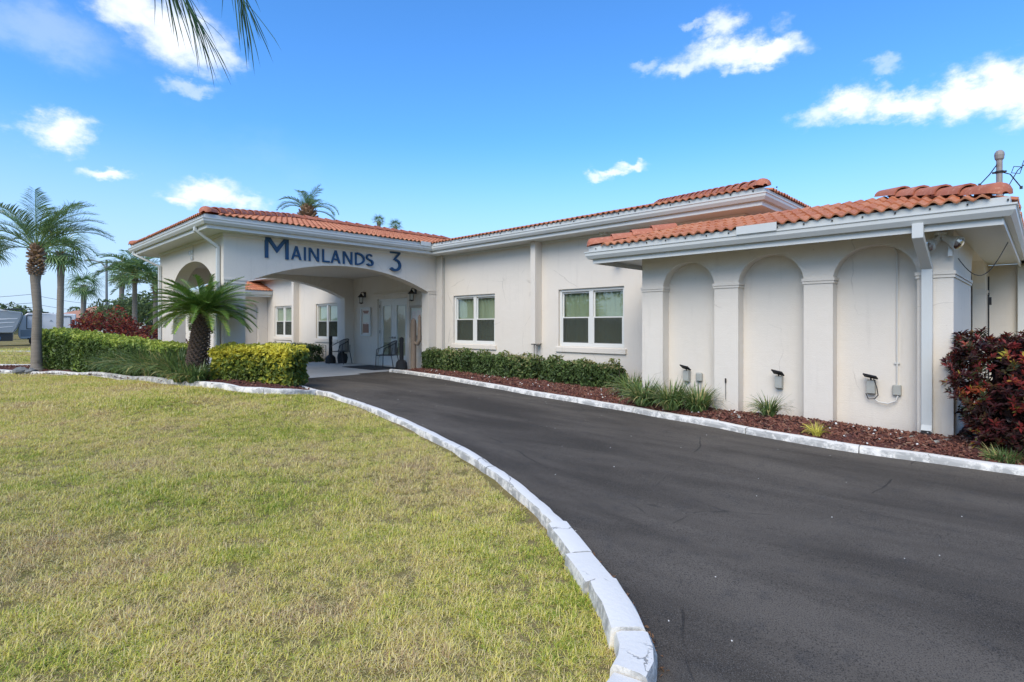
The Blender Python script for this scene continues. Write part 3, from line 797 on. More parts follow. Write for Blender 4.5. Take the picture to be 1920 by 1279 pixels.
# left wing: side wall with slender niche
outer = [(7.9, -.1), (8.95, -.1)] + arc(9.28, 2.12, .33, .30, 180, 0, 14) + [(9.61, -.1), (9.99, -.1), (9.99, 2.74), (7.9, 2.74)]
m_ = MB(); panel(m_, outer, [], fX(-25.1), 0, .2); m_.build('wall', 'stucco', B)
MB().box(-25.31, 7.9, -.1, -25.45, 9.99, 2.74).build('wall', 'stucco', B)
MB().box(-30, 7.9, -.1, -25.46, 8.1, 2.74).build('wall', 'stucco', B)
# pilasters
MB().box(-8.88, 9.76, .97, -8.73, 10, 3.42).build('pilaster', 'stucco', B)
MB().box(-22.08, 9.76, .2, -21.9, 10, 3.42).build('pilaster', 'stucco', B)
MB().box(-12.76, 9.93, -.05, -12.50, 10, 3.42).build('pilaster', 'stucco', B)
pp = MB(); pp.tube([(-8.85, 9.86, .55), (-8.85, 9.86, .97)], .012, 6); pp.tube([(-8.76, 9.86, .40), (-8.76, 9.86, .97)], .016, 6); pp.box(-8.90, 9.80, .945, -8.71, 9.92, .968)
pp.build('drain_pipe', 'pipe_metal', B)
MB().tube([(-12.46, 9.985, .1), (-12.46, 9.985, 3.42)], .012, 6).build('conduit', 'grey_plastic', B)

# windows
def window(x0, x1, z0, z1, y=10.0, pale=False, left_bright=False):
    f = .065; xm = (x0 + x1) / 2; zm = z0 + (z1 - z0) * .50; yi = y + .05
    fr = MB()
    fr.box(x0, yi, z0, x0 + f, yi + .09, z1); fr.box(x1 - f, yi, z0, x1, yi + .09, z1)
    fr.box(x0 + f, yi, z1 - f, x1 - f, yi + .09, z1); fr.box(x0 + f, yi, z0, x1 - f, yi + .09, z0 + f * 1.1)
    fr.box(xm - .055, yi + .003, z0 + f * 1.1, xm + .055, yi + .087, z1 - f)
    wf = fr.build('window', 'vinyl', B, bevel=.006)
    for (a, b2) in ((x0 + f, xm - .055), (xm + .055, x1 - f)):
        up = MB(); g = .028
        def sash(mb_, a, b2, za, zb, ya):
            mb_.box(a, ya, za, a + g, ya + .03, zb); mb_.box(b2 - g, ya, za, b2, ya + .03, zb); mb_.box(a + g, ya, zb - g * 1.2, b2 - g, ya + .03, zb); mb_.box(a + g, ya, za, b2 - g, ya + .03, za + g * 1.3)
        sash(up, a, b2, zm - .02, z1 - f, yi + .045); up.build('sash', 'vinyl', wf)
        lo = MB(); sash(lo, a, b2, z0 + f * 1.1, zm + .02, yi + .012); lo.build('sash', 'vinyl', wf)
        MB().box(a + g, yi + .058, zm, b2 - g, yi + .062, z1 - f - g).build('pane', 'glass', wf)
        MB().box(a + g, yi + .030, z0 + f + g, b2 - g, yi + .034, zm).build('pane', 'glass', wf)
        MB().box(a + g, yi + .010, z0 + f + g, b2 - g, yi + .0115, zm - .005).build('insect_screen', 'insect_screen', wf)
    # sill ledge proud of the wall
    MB().box(x0 - .06, y - .045, z0 - .13, x1 + .06, y + .05, z0 - .01).build('sill', 'stucco', wf, bevel=.008)
    # curtain / blind behind
    if pale:
        bl = MB(); k = 26; h_ = (z1 - zm - .02) * 1.0
        for i in range(k):
            zz_ = z1 - .05 - (i + 1) * (h_ / k) ; bl.box(x0 + f, yi + .092, zz_, x1 - f, yi + .098, zz_ + h_ / k * .93)
        bl.build('blind', 'blind_pale', wf)
        cm = 'curtain_green'
    cu = MB(); n = 60; vs = []; fs = []
    for i in range(n + 1):
        x = x0 + (x1 - x0) * i / n; yy = yi + .125 + .018 * math.sin(i * 1.35) + .008 * math.sin(i * 2.9)
        vs += [(x, yy, z0 + .02), (x, yy, z1 - .02)]
    fs = [(2 * i, 2 * i + 2, 2 * i + 3, 2 * i + 1) for i in range(n)]
    cu.add(vs, fs).build('curtain', 'curtain_green', wf)
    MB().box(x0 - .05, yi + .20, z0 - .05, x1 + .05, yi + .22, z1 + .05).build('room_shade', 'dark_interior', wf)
    return wf
window(*WIN[0]); window(*WIN[1]); window(*WIN[2], pale=True); window(*WIN[3], pale=True)
window(.06, 1.9, .9, 2.1, y=13.5)

# entrance door
dx0, dx1, dz0, dz1 = DOOR
cs = MB()
cs.box(dx0 - .16, 9.965, .084, dx0, 10.0, dz1 + .14); cs.box(dx1, 9.965, .084, dx1 + .12, 10.0, dz1 + .14); cs.box(dx0, 9.965, dz1, dx1, 10.0, dz1 + .14)
cs.box(dx0 - .19, 9.945, dz1 + .14, dx1 + .15, 10.0, dz1 + .19)
cs.build('door_casing', 'stucco', B, bevel=.004)
fr = MB(); fr.box(dx0, 10.03, dz0, dx0 + .05, 10.15, dz1); fr.box(dx1 - .05, 10.03, dz0, dx1, 10.15, dz1); fr.box(dx0 + .05, 10.03, dz1 - .05, dx1 - .05, 10.15, dz1)
fr.build('door_frame', 'vinyl', B)
xm = (dx0 + dx1) / 2
for (a, b2, hx, s) in ((dx0 + .05, xm - .004, xm - .07, -1), (xm + .004, dx1 - .05, xm + .07, 1)):
    lf = MB(); ho = rect(a + .16, b2 - .16, dz0 + .35, dz1 - .22)
    panel(lf, rect(a, b2, dz0, dz1 - .05), [ho], fY(10.06), 0, .045)
    dl = lf.build('door', 'vinyl', B)
    MB().box(a + .16, 10.078, dz0 + .35, b2 - .16, 10.086, dz1 - .22).build('pane', 'door_glass', dl)
    MB().box(a + .161, 10.092, dz0 + .75, b2 - .161, 10.098, dz1 - .23).build('blind', 'door_reflection_cream', dl); MB().box(a + .161, 10.093, dz0 + .351, b2 - .161, 10.099, dz0 + .745).build('lower_reflection_panel', 'curtain_green', dl)  # no real blinds: cream above, green below imitate outdoor reflections in the pane
    b_ = MB(); b_.box(a + .13, 10.048, dz0 + .32, a + .16, 10.06, dz1 - .19); b_.box(b2 - .16, 10.048, dz0 + .32, b2 - .13, 10.06, dz1 - .19); b_.box(a + .16, 10.048, dz1 - .22, b2 - .16, 10.06, dz1 - .19); b_.box(a + .16, 10.048, dz0 + .32, b2 - .16, 10.06, dz0 + .35)
    b_.build('glazing_bead', 'vinyl', dl)
    hb = MB(); hb.tube([(hx, 10.05, 1.02), (hx, 10.0, 1.02), (hx + s * .11, 9.99, 1.02)], .012, 8); hb.lathe([(.028, -.03), (.03, 0), (.028, .03)], (hx, 10.052, 1.02), 10)
    hb.build('handle', 'pipe_metal', dl)
MB().box(dx0 - .2, 10.155, 1.35, dx1 + .2, 10.165, 2.4).build('entry_reflection_panel', 'blind_pale', B); MB().box(dx0 - .2, 10.17, .0, dx1 + .2, 10.19, 2.4).build('entry_backdrop', 'entry_backing', B)  # pale panels added behind the doors to imitate bright reflection in the glass
for zz_ in (.35, 1.15, 2.0): MB().box(dx0 + .045, 10.02, zz_, dx0 + .075, 10.03, zz_ + .10).build('hinge', 'pipe_metal', B)

# soffits, fascias and gutters
def eave(line, top, soff_in, name='gutter', closed_ends=True, flash=True):
    """line: outer top edge of the gutter in plan, building on the left of travel"""
    g = MB(); sweep(g, [(0, top), (0, top - .018), (-.012, top - .03), (-.015, top - .07), (-.05, top - .125), (-.105, top - .125), (-.105, top - .012), (-.02, top - .012), (-.02, top)], line)
    g.build('gutter', 'gutter_white', B)
    fa = MB(); sweep(fa, [(-.107, top + .035), (-.107, top - .20), (-.135, top - .20), (-.135, top + .035)], line); fa.build('fascia', 'trim_white', B)
    fl = MB(); sweep(fl, [(-.055, top + .075), (-.095, top + .076), (-.098, top + .0), (-.06, top + .0)], line); fl.build('drip_edge', 'gutter_white', B)
eave([(-27.5, 7.0), (-27.5, 9.4), (-19.0, 9.4), (-19.0, 3.6), (-12.3, 3.6), (-12.3, 9.4), (-3.3, 9.4), (-3.3, 22)], EV, 0)
eave([(-5.6, 9.98), (-5.6, 7.5), (-.2, 7.5), (-.2, 13.4)], WEV, 0)
eave([(-28, 7.3), (-24.5, 7.3), (-24.5, 9.98)], 2.87, 0)
def plate(poly, z0, z1, name, mat):
    m_ = MB(); panel(m_, poly, [], lambda u, v, d_: (u, v, d_), z0, z1); return m_.build(name, mat, B)
plate([(-27.39, 9.51), (-18.89, 9.51), (-18.89, 3.71), (-12.41, 3.71), (-12.41, 9.51), (-3.41, 9.51), (-3.41, 22), (-27.39, 22)], 3.425, 3.445, 'soffit', 'trim_white')
plate([(-.309, 12.9), (5.5, 12.9), (5.5, 14), (-.309, 14)], 2.525, 2.545, 'soffit', 'trim_white')
MB().box(-.2, 12.86, 2.47, 5.5, 12.899, 2.66).build('fascia', 'trim_white', B)
plate([(-5.49, 7.61), (-.31, 7.61), (-.31, 13.52), (-3.8, 13.52), (-3.8, 9.98), (-5.49, 9.98)], 2.525, 2.545, 'soffit', 'trim_white')
plate([(-28, 7.41), (-24.61, 7.41), (-24.61, 9.98), (-28, 9.98)], 2.745, 2.76, 'soffit', 'trim_white')
# frieze boards under the canopy soffit
fz = MB(); fz.box(-12.77, 4.15, 3.36, -12.745, 10.0, 3.424); fz.box(-17.9, 4.125, 3.36, -12.745, 4.149, 3.424); fz.box(-12.5, 9.975, 3.37, -3.87, 9.999, 3.424)
fz.build('frieze', 'trim_white', B)
# splash guards standing on the gutters
MB().box(-3.02, 7.485, WEV - .01, -2.50, 7.498, WEV + .10).build('splash_guard', 'gutter_white', B)
MB().box(-12.62, 9.38, EV - .01, -12.30, 9.392, EV + .10).build('splash_guard', 'gutter_white', B)
MB().box(-12.305, 9.05, EV - .01, -12.293, 9.38, EV + .10).build('splash_guard', 'gutter_white', B)
# vent holes on the drip edge, small dark dots
dots = MB()
for i in range(17): dots.box(-5.4 + i * .32, 7.542, WEV + .03, -5.385 + i * .32, 7.556, WEV + .048)
for i in range(24): dots.box(-11.9 + i * .38, 9.442, EV + .03, -11.88 + i * .38, 9.456, EV + .05)
o = dots.build('vent_hole', 'black_rubber', B); o['kind'] = 'stuff'

# ---- roof decks and tiles
PM, PW = .245, .31
ZM, ZW = EV + .07, WEV + .07
rf = MB()
def deck(poly, fz_): rf.add([(x, y, fz_(x, y) - .012) for x, y in poly], [tuple(range(len(poly)))])
sA = [(-12.36, 3.66), (-12.36, 9.46), (-15.65, 12.75), (-15.65, 6.95)]
fA = lambda x, y: ZM + PM * (-12.36 - x)
sB = [(-12.36, 3.66), (-15.65, 6.95), (-18.94, 3.66)]
fB = lambda x, y: ZM + PM * (y - 3.66)
sA2 = [(-18.94, 3.66), (-15.65, 6.95), (-15.65, 12.75), (-18.94, 9.46)]
fA2 = lambda x, y: ZM + PM * (x + 18.94)
sC = [(-12.36, 9.46), (-3.36, 9.46), (-7.86, 13.96), (-15.65, 13.96), (-15.65, 12.75)]
fC = lambda x, y: ZM + PM * (y - 9.46)
sC2 = [(-27.4, 9.46), (-18.94, 9.46), (-15.65, 12.75), (-15.65, 13.96), (-22.9, 13.96)]
sD = [(-3.36, 9.46), (-3.36, 21), (-7.86, 21), (-7.86, 13.96)]
fD = lambda x, y: ZM + PM * (-3.36 - x)
sE = [(-5.54, 7.56), (-.26, 7.56), (-1.60, 8.90), (-4.20, 8.90)]
fE = lambda x, y: ZW + PW * (y - 7.56)
sF = [(-.26, 7.56), (-.26, 13.4), (-1.6, 13.4), (-1.6, 8.9)]
fF = lambda x, y: ZW + PW * (-.26 - x)
sG = [(-24.56, 7.36), (-24.56, 9.97), (-27.0, 9.97), (-27.0, 9.8)]
fG = lambda x, y: 2.94 + PW * (-24.56 - x)
for poly, f in ((sA, fA), (sB, fB), (sA2, fA2), (sC, fC), (sC2, fC), (sD, fD), (sE, fE), (sF, fF), (sG, fG)): deck(poly, f)
zr = ZM + PM * 4.5
rf.add([(-7.86, 13.96, zr - .012), (-7.86, 21, zr - PM * 7.04), (-22.9, 21, zr - PM * 7.04), (-22.9, 13.96, zr - .012)], [(0, 1, 2, 3)])
rf.add([(-27.4, 9.46, ZM - .012), (-22.9, 13.96, zr - .012), (-22.9, 21, zr - .012), (-27.4, 21, ZM - .012)], [(0, 1, 2, 3)])
zf = ZW + PW * 1.34 - .03
rf.add([(-1.6, 8.9, zf), (-1.6, 13.4, zf), (-3.86, 13.4, zf), (-3.86, 9.98, zf), (-4.9, 9.98, zf), (-4.2, 8.9, zf)], [(0, 1, 2, 3, 4, 5)])
rf.add([(-5.54, 7.56, ZW - .012), (-4.2, 8.9, zf), (-4.9, 9.98, zf), (-5.54, 9.98, ZW - .012)], [(0, 1, 2, 3)])
rf.add([(-.26, 13.0, ZW - .02), (5.5, 13.0, ZW - .02), (5.5, 16, ZW + .6), (-1.6, 16, ZW + .6), (-1.6, 13.0, ZW + .3)], [(0, 1, 2, 3, 4)])
roof = rf.build('roof', 'clay_tile', B)

TW, TL, EXPO = .27, .37, .325
def tile_mesh():
    n = 12; vs = []; fs = []
    xs = [TW * i / n for i in range(n + 1)]
    prof = [.021 * (1 - math.cos(2 * PI * x / (TW / 2))) for x in xs]
    for y, dz in ((0, .022), (TL, 0.0)):
        for x, p in zip(xs, prof): vs.append((x, y, p + dz))
    for x, p in zip(xs, prof): vs.append((x, .002, p + .022 - .020))
    for i in range(n): fs.append((i, i + 1, n + 2 + i, n + 1 + i)); fs.append((2 * n + 2 + i, 2 * n + 3 + i, i + 1, i))
    me = arr_mesh('roof_tile', np.array(vs), fs, smooth=False); me.materials.append(MATS['clay_tile'])
    return me, np.array(vs), fs
TM, TV, TF = tile_mesh()
tiles = []
def lay(p0, e, up, length, run, pitch, z0, poly, over=.04):
    """p0 eave start (plan), e along the eave, up uphill (unit plan vectors)"""
    e = Vector(e); up = Vector(up); k = math.sqrt(1 + pitch * pitch)
    ex = Vector((e.x, e.y, 0)); sl = Vector((up.x / k, up.y / k, pitch / k)); nn = ex.cross(sl)
    if nn.z < 0: ex = -ex; nn = ex.cross(sl); flip = True
    else: flip = False
    nrow = int(run * k / EXPO) + 1; ncol = int(length / TW) + 1
    for r_ in range(nrow):
        for c_ in range(ncol):
            u = c_ * TW; s_ = r_ * EXPO
            cu = u + TW / 2; cw = (s_ + EXPO / 2) / k
            q = Vector(p0) + e * cu + up * cw
            if not inside((q.x, q.y), poly): continue
            base = Vector(p0) + e * (u + (TW if flip else 0)) + up * (s_ / k - over)
            z = z0 + pitch * (s_ / k - over)
            M = Matrix(((ex.x, sl.x, nn.x, base.x), (ex.y, sl.y, nn.y, base.y), (ex.z, sl.z, nn.z, z), (0, 0, 0, 1)))
            J = Matrix.Rotation(random.gauss(0, .006), 4, 'Z') @ Matrix.Translation((random.gauss(0, .002), random.gauss(0, .004), random.gauss(0, .0015)))
            # apparent size decides which tiles get their own object
            ctr = Vector((q.x, q.y, z + .1)); view = Vector((0, 0, 1.4)) - ctr
            size = abs(nn.dot(view.normalized())) / view.length ** 2 if nn.dot(view) > 0 else 0
            size = max(size, .02 / view.length ** 2) if r_ == 0 else size
            tiles.append((size, M @ J))
def row_of(poly, p0, e, up, length, run, pitch, z0): lay(p0, e, up, length, run, pitch, z0, poly)
row_of(sA, (-12.36, 3.66), (0, 1), (-1, 0), 9.2, 3.3, PM, ZM)
row_of(sB, (-18.94, 3.66), (1, 0), (0, 1), 6.6, 3.3, PM, ZM)
row_of(sC, (-15.65, 9.46), (1, 0), (0, 1), 12.3, 4.5, PM, ZM)
row_of(sD, (-3.36, 9.46), (0, 1), (-1, 0), 11.5, 4.5, PM, ZM)
row_of(sE, (-5.54, 7.56), (1, 0), (0, 1), 5.3, 1.34, PW, ZW)
row_of(sF, (-.26, 7.56), (0, 1), (-1, 0), 5.9, 1.34, PW, ZW)
row_of(sG, (-24.56, 7.36), (0, 1), (-1, 0), 2.7, 2.4, PW, 2.94)
tiles.sort(key=lambda t_: -t_[0])
for i, (_, M) in enumerate(tiles[:296]):
    o = bpy.data.objects.new('tile', TM); C.objects.link(o); o.parent = roof
    o.matrix_local = Matrix.Translation(-WLOC[roof]) @ M
allv = []; allf = []
TFa = np.array(TF)
for k_, (_, M) in enumerate(tiles[296:]):
    Mn = np.array(M); allv.append(TV @ Mn[:3, :3].T + Mn[:3, 3]); allf.append(TFa + k_ * len(TV))
me = arr_mesh('tile_field', np.concatenate(allv), np.concatenate(allf))
o = link_mesh('tile_field', me, 'clay_tile', roof); o['kind'] = 'stuff'

# hip and ridge caps
def cap_mesh(closed=False):
    L_, r0, r1, n = .42, .118, .092, 8; vs = []; fs = []
    secs = [(0, r0, 0), (L_, r1, 0)]
    if closed: secs = [(-.09, .03, -.05), (-.075, r0 * .6, -.03), (-.04, r0 * .92, 0)] + [(0, r0, 0), (L_, r1, 0)]
    for (x, r_, zo) in secs:
        for i in range(n + 1): a = PI * i / n; vs.append((x, r_ * math.cos(a) * 1.15, r_ * math.sin(a) + zo * .3))
    for k_ in range(len(secs) - 1):
        for i in range(n): fs.append((k_ * (n + 1) + i, k_ * (n + 1) + i + 1, (k_ + 1) * (n + 1) + i + 1, (k_ + 1) * (n + 1) + i))
    if not closed:
        b0 = len(vs)
        for i in range(n + 1): a = PI * i / n; vs.append((.004, (r0 - .02) * math.cos(a) * 1.15, (r0 - .02) * math.sin(a)))
        for i in range(n): fs.append((b0 + i, b0 + i + 1, i + 1, i))
    me = arr_mesh('cap_tile', np.array(vs), fs, smooth=True); me.materials.append(MATS['clay_cap'])
    try: me.set_sharp_from_angle(angle=R(50))
    except Exception: pass
    return me
CM, CMC = cap_mesh(), cap_mesh(True)
def caps(a, b2, start_closed=True):
    a = Vector(a); b2 = Vector(b2); d_ = (b2 - a); L_ = d_.length; x = d_.normalized(); y = Vector((0, 0, 1)).cross(x).normalized(); z = x.cross(y)
    n = max(1, int(round(L_ / .335)))
    for i in range(n):
        p = a + x * (L_ * i / n)
        xx = (x + z * .05).normalized()     # lower end of each cap rides on the one before
        M = Matrix(((x.x, y.x, z.x, p.x), (x.y, y.y, z.y, p.y), (x.z, y.z, z.z, p.z), (0, 0, 0, 1)))
        M = M @ Matrix.Rotation(.055 + random.gauss(0, .008), 4, 'Y') @ Matrix.Translation((random.gauss(0, .006), random.gauss(0, .004), .012)) @ Matrix.Rotation(random.gauss(0, .01), 4, 'Z')
        o = bpy.data.objects.new('cap_tile', CMC if (i == 0 and start_closed) else CM); C.objects.link(o); o.parent = roof
        o.matrix_local = Matrix.Translation(-WLOC[roof]) @ M
h = .035
caps((-12.38, 3.68, ZM + h), (-15.6, 6.90, ZM + PM * 3.24 + h)); caps((-18.90, 3.70, ZM + h), (-15.7, 6.90, ZM + PM * 3.2 + h))
caps((-15.65, 6.95, ZM + PM * 3.29 + h), (-15.65, 12.7, ZM + PM * 3.29 + h), False)
caps((-3.38, 9.48, ZM + h), (-7.82, 13.92, ZM + PM * 4.46 + h))
caps((-.36, 7.66, ZW + h + .02), (-1.56, 8.86, ZW + PW * 1.3 + h))
caps((-5.50, 7.60, ZW + h), (-4.55, 8.55, ZW + PW * .95 + h)); caps((-24.60, 7.42, 2.97), (-26.0, 9.0, 3.30))

# downspouts
def spout(pts, side, w_=.085, d_=.06, strap=True):
    m_ = MB(); m_.rtube(pts, w_, d_, side); ob = m_.build('downspout', 'gutter_white', B, bevel=.004); return ob
spout([(-1.02, 7.555, WEV - .11), (-1.02, 7.555, 2.40), (-1.0, 8.055, 2.09), (-1.0, 8.055, .22), (-1.0, 8.0, .14)], (1, 0, 0), .105, .08)
MB().box(-1.045, 7.955, .125, -.955, 7.962, .175).build('spout_mouth', 'black_rubber', B)
spout([(-13.0, 3.66, EV - .12), (-13.0, 3.66, 3.44), (-12.98, 4.10, 3.12), (-12.98, 4.10, .2)], (1, 0, 0))
spout([(-18.6, 3.66, EV - .12), (-18.6, 3.66, 3.44), (-17.72, 4.10, 3.05), (-17.72, 4.10, .2)], (1, 0, 0))

# ------------------------------------------------------------------ lettering over the arch
SG = empty('sign', (-12.77, 6.5, 3.0), 'dark blue raised lettering on the cream wall above the big canopy arch', 'sign')
def letter(strokes, name='letter'):
    m_ = MB()
    for i, poly in enumerate(strokes):
        m_.prism(poly, lambda u, v, d_: (-12.768 + d_, u, v), 0, .03 + i * .0025)
    return m_.build(name, 'letter_blue', SG, bevel=0)
def bar(u0, v0, u1, v1, w_):
    a = Vector((u0, v0)); b2 = Vector((u1, v1)); d_ = (b2 - a).normalized(); n_ = Vector((-d_.y, d_.x)) * w_ / 2
    return [tuple(a + n_), tuple(a - n_), tuple(b2 - n_), tuple(b2 + n_)]
def ringseg(cx, cy, rx, ry, a0, a1, w_, n=14):
    o_ = [(cx + rx * math.cos(R(a0 + (a1 - a0) * i / n)), cy + ry * math.sin(R(a0 + (a1 - a0) * i / n))) for i in range(n + 1)]
    i_ = [(cx + (rx - w_) * math.cos(R(a0 + (a1 - a0) * i / n)), cy + (ry - w_) * math.sin(R(a0 + (a1 - a0) * i / n))) for i in range(n + 1)]
    return [[o_[k], o_[k + 1], i_[k + 1], i_[k]] for k in range(n)]
b0, h = 2.97, .32
sw_ = .045
# M
zb, hm, a, b2 = 2.955, .50, 5.02, 5.57
letter([bar(a + .04, zb, a + .04, zb + hm, .075), bar(b2 - .04, zb, b2 - .04, zb + hm, .075),
        [(a + .002, zb + hm), (a + .10, zb + hm), ((a + b2) / 2 + .005, zb + .25), ((a + b2) / 2, zb + .13)],
        [(b2 - .002, zb + hm), (b2 - .10, zb + hm), ((a + b2) / 2 - .005, zb + .25), ((a + b2) / 2, zb + .13)]])
def A(u0, u1):
    um = (u0 + u1) / 2
    letter([[(u0, b0), (u0 + sw_ * 1.1, b0), (um + .028, b0 + h), (um - .022, b0 + h)], [(u1, b0), (u1 - sw_ * 1.1, b0), (um - .028, b0 + h), (um + .022, b0 + h)], [(u0 + .07, b0 + .075), (u1 - .07, b0 + .075), (u1 - .085, b0 + .115), (u0 + .085, b0 + .115)]])
def N(u0, u1):
    letter([bar(u0 + sw_ / 2, b0, u0 + sw_ / 2, b0 + h, sw_), bar(u1 - sw_ / 2, b0, u1 - sw_ / 2, b0 + h, sw_), [(u0, b0 + h), (u0 + .05, b0 + h), (u1, b0), (u1 - .05, b0)]])
A(5.63, 5.88)
letter([bar(5.965, b0, 5.965, b0 + h, sw_)])
N(6.06, 6.32)
letter([bar(6.43, b0, 6.43, b0 + h, sw_), bar(6.445, b0 + .021, 6.60, b0 + .021, .042)])
A(6.63, 6.89); N(6.96, 7.22)
letter([bar(7.322, b0, 7.322, b0 + h, sw_)] + ringseg(7.34, b0 + h / 2, .23, h / 2, -90, 90, .043, 16))
letter(ringseg(7.715, b0 + .235, .098, .088, 20, 255, .042, 12) + ringseg(7.715, b0 + .088, .105, .091, 90, -155, .042, 12))
# 3
z3, h3 = 2.89, .55
letter([bar(8.335, z3 + h3 - .033, 8.68, z3 + h3 - .033, .066), [(8.60, z3 + h3 - .05), (8.69, z3 + h3 - .05), (8.525, z3 + .325), (8.445, z3 + .30)]] + ringseg(8.49, z3 + .175, .205, .18, 82, -140, .068, 18), name='numeral')

# address plaque
pl = empty('address_plaque', (-14.97, 4.13, 3.17), 'small pale plaque of raised squares above the small side arch', 'plaque')
for (x, z) in ((-15.13, 3.20), (-14.97, 3.20), (-14.97, 3.06)):
    MB().box(x - .06, 4.13, z - .055, x + .06, 4.149, z + .055).build('plate', 'trim_white', pl)
    f_ = MB(); f_.box(x - .045, 4.127, z + .025, x + .045, 4.13, z + .037); f_.box(x - .045, 4.127, z - .037, x + .045, 4.13, z - .025); f_.box(x - .045, 4.126, z - .037, x - .033, 4.13, z + .037)
    f_.build('relief', 'grey_plastic', pl)
MB().tube([(-14.86, 4.14, 2.99), (-14.86, 4.14, 3.42)], .006, 6).build('cord', 'grey_plastic', pl)

# ------------------------------------------------------------------ wall lanterns, notice boards, lamps
def lantern(x, lab):
    r_ = empty('wall_lantern', (x, 9.9, 2.36), lab, 'lantern', 'lanterns beside the entrance door')
    k = MB(); k.box(x - .05, 9.985, 2.38, x + .05, 9.999, 2.56); k.tube([(x, 9.98, 2.50), (x, 9.92, 2.56), (x, 9.85, 2.54), (x, 9.84, 2.49)], .014, 6)
    k.build('bracket', 'black_metal', r_)
    t_ = MB(); t_.lathe([(.025, .16), (.04, .13), (.115, .05), (.115, .035), (.02, .033)], (x, 9.84, 2.34), 8); t_.build('cap', 'black_metal', r_)
    MB().lathe([(.06, -.15), (.078, .03)], (x, 9.84, 2.34), 8).build('glass_shade', 'sack_glass', r_)
    c_ = MB()
    for q in range(4):
        a_ = q * PI / 2 + .4; c_.tube([(x + .066 * math.cos(a_), 9.84 + .066 * math.sin(a_), 2.19), (x + .086 * math.cos(a_), 9.84 + .086 * math.sin(a_), 2.375)], .006, 5)
    c_.lathe([(.02, -.19), (.075, -.165), (.08, -.15), (.02, -.148)], (x, 9.84, 2.34), 8)
    c_.build('cage', 'black_metal', r_)
lantern(-16.80, 'black wall lantern above the narrow notice board left of the glass doors')
lantern(-13.86, 'black wall lantern above the wide notice board right of the glass doors')
nb = empty('notice_board', (-16.7, 9.97, 1.5), 'narrow framed notice board between the chair and the glass doors', 'notice board')
f_ = MB(); panel(f_, rect(-17.0, -16.40, 1.05, 2.03), [rect(-16.95, -16.45, 1.10, 1.98)], fY(9.93), 0, .065); f_.build('frame', 'trim_white', nb)
MB().box(-16.95, 9.975, 1.10, -16.45, 9.985, 1.98).build('backing', 'poster_paper', nb)
MB().box(-16.90, 9.972, 1.16, -16.50, 9.974, 1.46).build('poster', 'poster_brown', nb)
MB().box(-16.88, 9.972, 1.52, -16.52, 9.974, 1.78).build('poster', 'blind_pale', nb)
MB().prism([(-16.92, 1.92), (-16.48, 1.92), (-16.60, 1.82), (-16.80, 1.82)], lambda u, v, d_: (u, 9.968 + d_, v), 0, .004).build('banner', 'poster_brown', nb)
nb = empty('notice_board', (-13.78, 9.97, 1.5), 'wide framed notice board partly behind the cactus-shaped post', 'notice board')
f_ = MB(); panel(f_, rect(-14.12, -13.33, 1.05, 2.02), [rect(-14.06, -13.39, 1.11, 1.96)], fY(9.93), 0, .065); f_.build('frame', 'wood_frame', nb)
MB().box(-14.06, 9.975, 1.11, -13.39, 9.985, 1.96).build('backing', 'blind_pale', nb)
for (x0, z0, w_, h_) in ((-14.02, 1.55, .22, .3), (-13.76, 1.6, .2, .28), (-14.0, 1.18, .26, .3), (-13.68, 1.2, .22, .34)):
    MB().box(x0, 9.971, z0, x0 + w_, 9.974, z0 + h_).build('poster', 'poster_paper', nb)
wn = empty('wall_notice', (-13.2, 9.98, 1.7), 'small white paper notices pinned beside the wide notice board', 'notice')
for z in (1.45, 1.62, 1.80): MB().box(-13.30, 9.99, z - .06, -13.18, 9.998, z + .06).build('sheet', 'vinyl', wn)

def par_lamp(root, p, d_, mat='grey_plastic'):
    p = Vector(p); d_ = Vector(d_).normalized(); q = d_.to_track_quat('Z', 'Y').to_matrix().to_4x4(); q.translation = p
    def lat(prof, name, mt):
        m_ = MB(); m_.lathe(prof, (0, 0, 0), 14); m_.v = [tuple(q @ Vector(v)) for v in m_.v]; m_.build(name, mt, root, smooth=False)
    lat([(.04, -.13), (.045, -.05), (.075, .02), (.078, .055), (.070, .055)], 'lamp_head', 'trim_white')
    lat([(.010, .05), (.068, .057), (.040, .078), (.008, .086)], 'lens', 'chrome')
fl = empty('floodlight', (-.95, 7.98, 2.32), 'twin-head white floodlight under the eave at the right corner of the building', 'floodlight')
m_ = MB(); m_.lathe([(.06, .0), (.06, .03), (.03, .04)], (-.87, 8.02, 2.45), 12); m_.tube([(-.87, 8.02, 2.46), (-.92, 8.0, 2.38)], .02, 6); m_.tube([(-.87, 8.02, 2.46), (-.78, 8.0, 2.38)], .02, 6)
m_.build('mount', 'trim_white', fl)
par_lamp(fl, (-.96, 7.98, 2.35), (-.5, -.7, -.55)); par_lamp(fl, (-.74, 7.99, 2.36), (.75, -.45, -.5))
m_ = MB(); m_.box(-.80, 7.99, 2.20, -.765, 8.05, 2.28); m_.tube([(-.79, 8.01, 2.28), (-.8, 8.01, 2.42)], .01, 6); m_.build('sensor', 'trim_white', fl)
fl = empty('floodlight', (-6.5, 9.95, 2.8), 'small white floodlight on the wall below the left end of the low eave', 'floodlight')
m_ = MB(); m_.lathe([(.05, 0), (.05, .03)], (-6.45, 9.9, 2.92), 10); m_.tube([(-6.45, 9.99, 2.9), (-6.45, 9.9, 2.9), (-6.5, 9.86, 2.84)], .018, 6); m_.build('mount', 'trim_white', fl)
par_lamp(fl, (-6.52, 9.84, 2.80), (-.35, -.6, -.7)); par_lamp(fl, (-6.36, 9.86, 2.86), (.6, -.6, -.4))

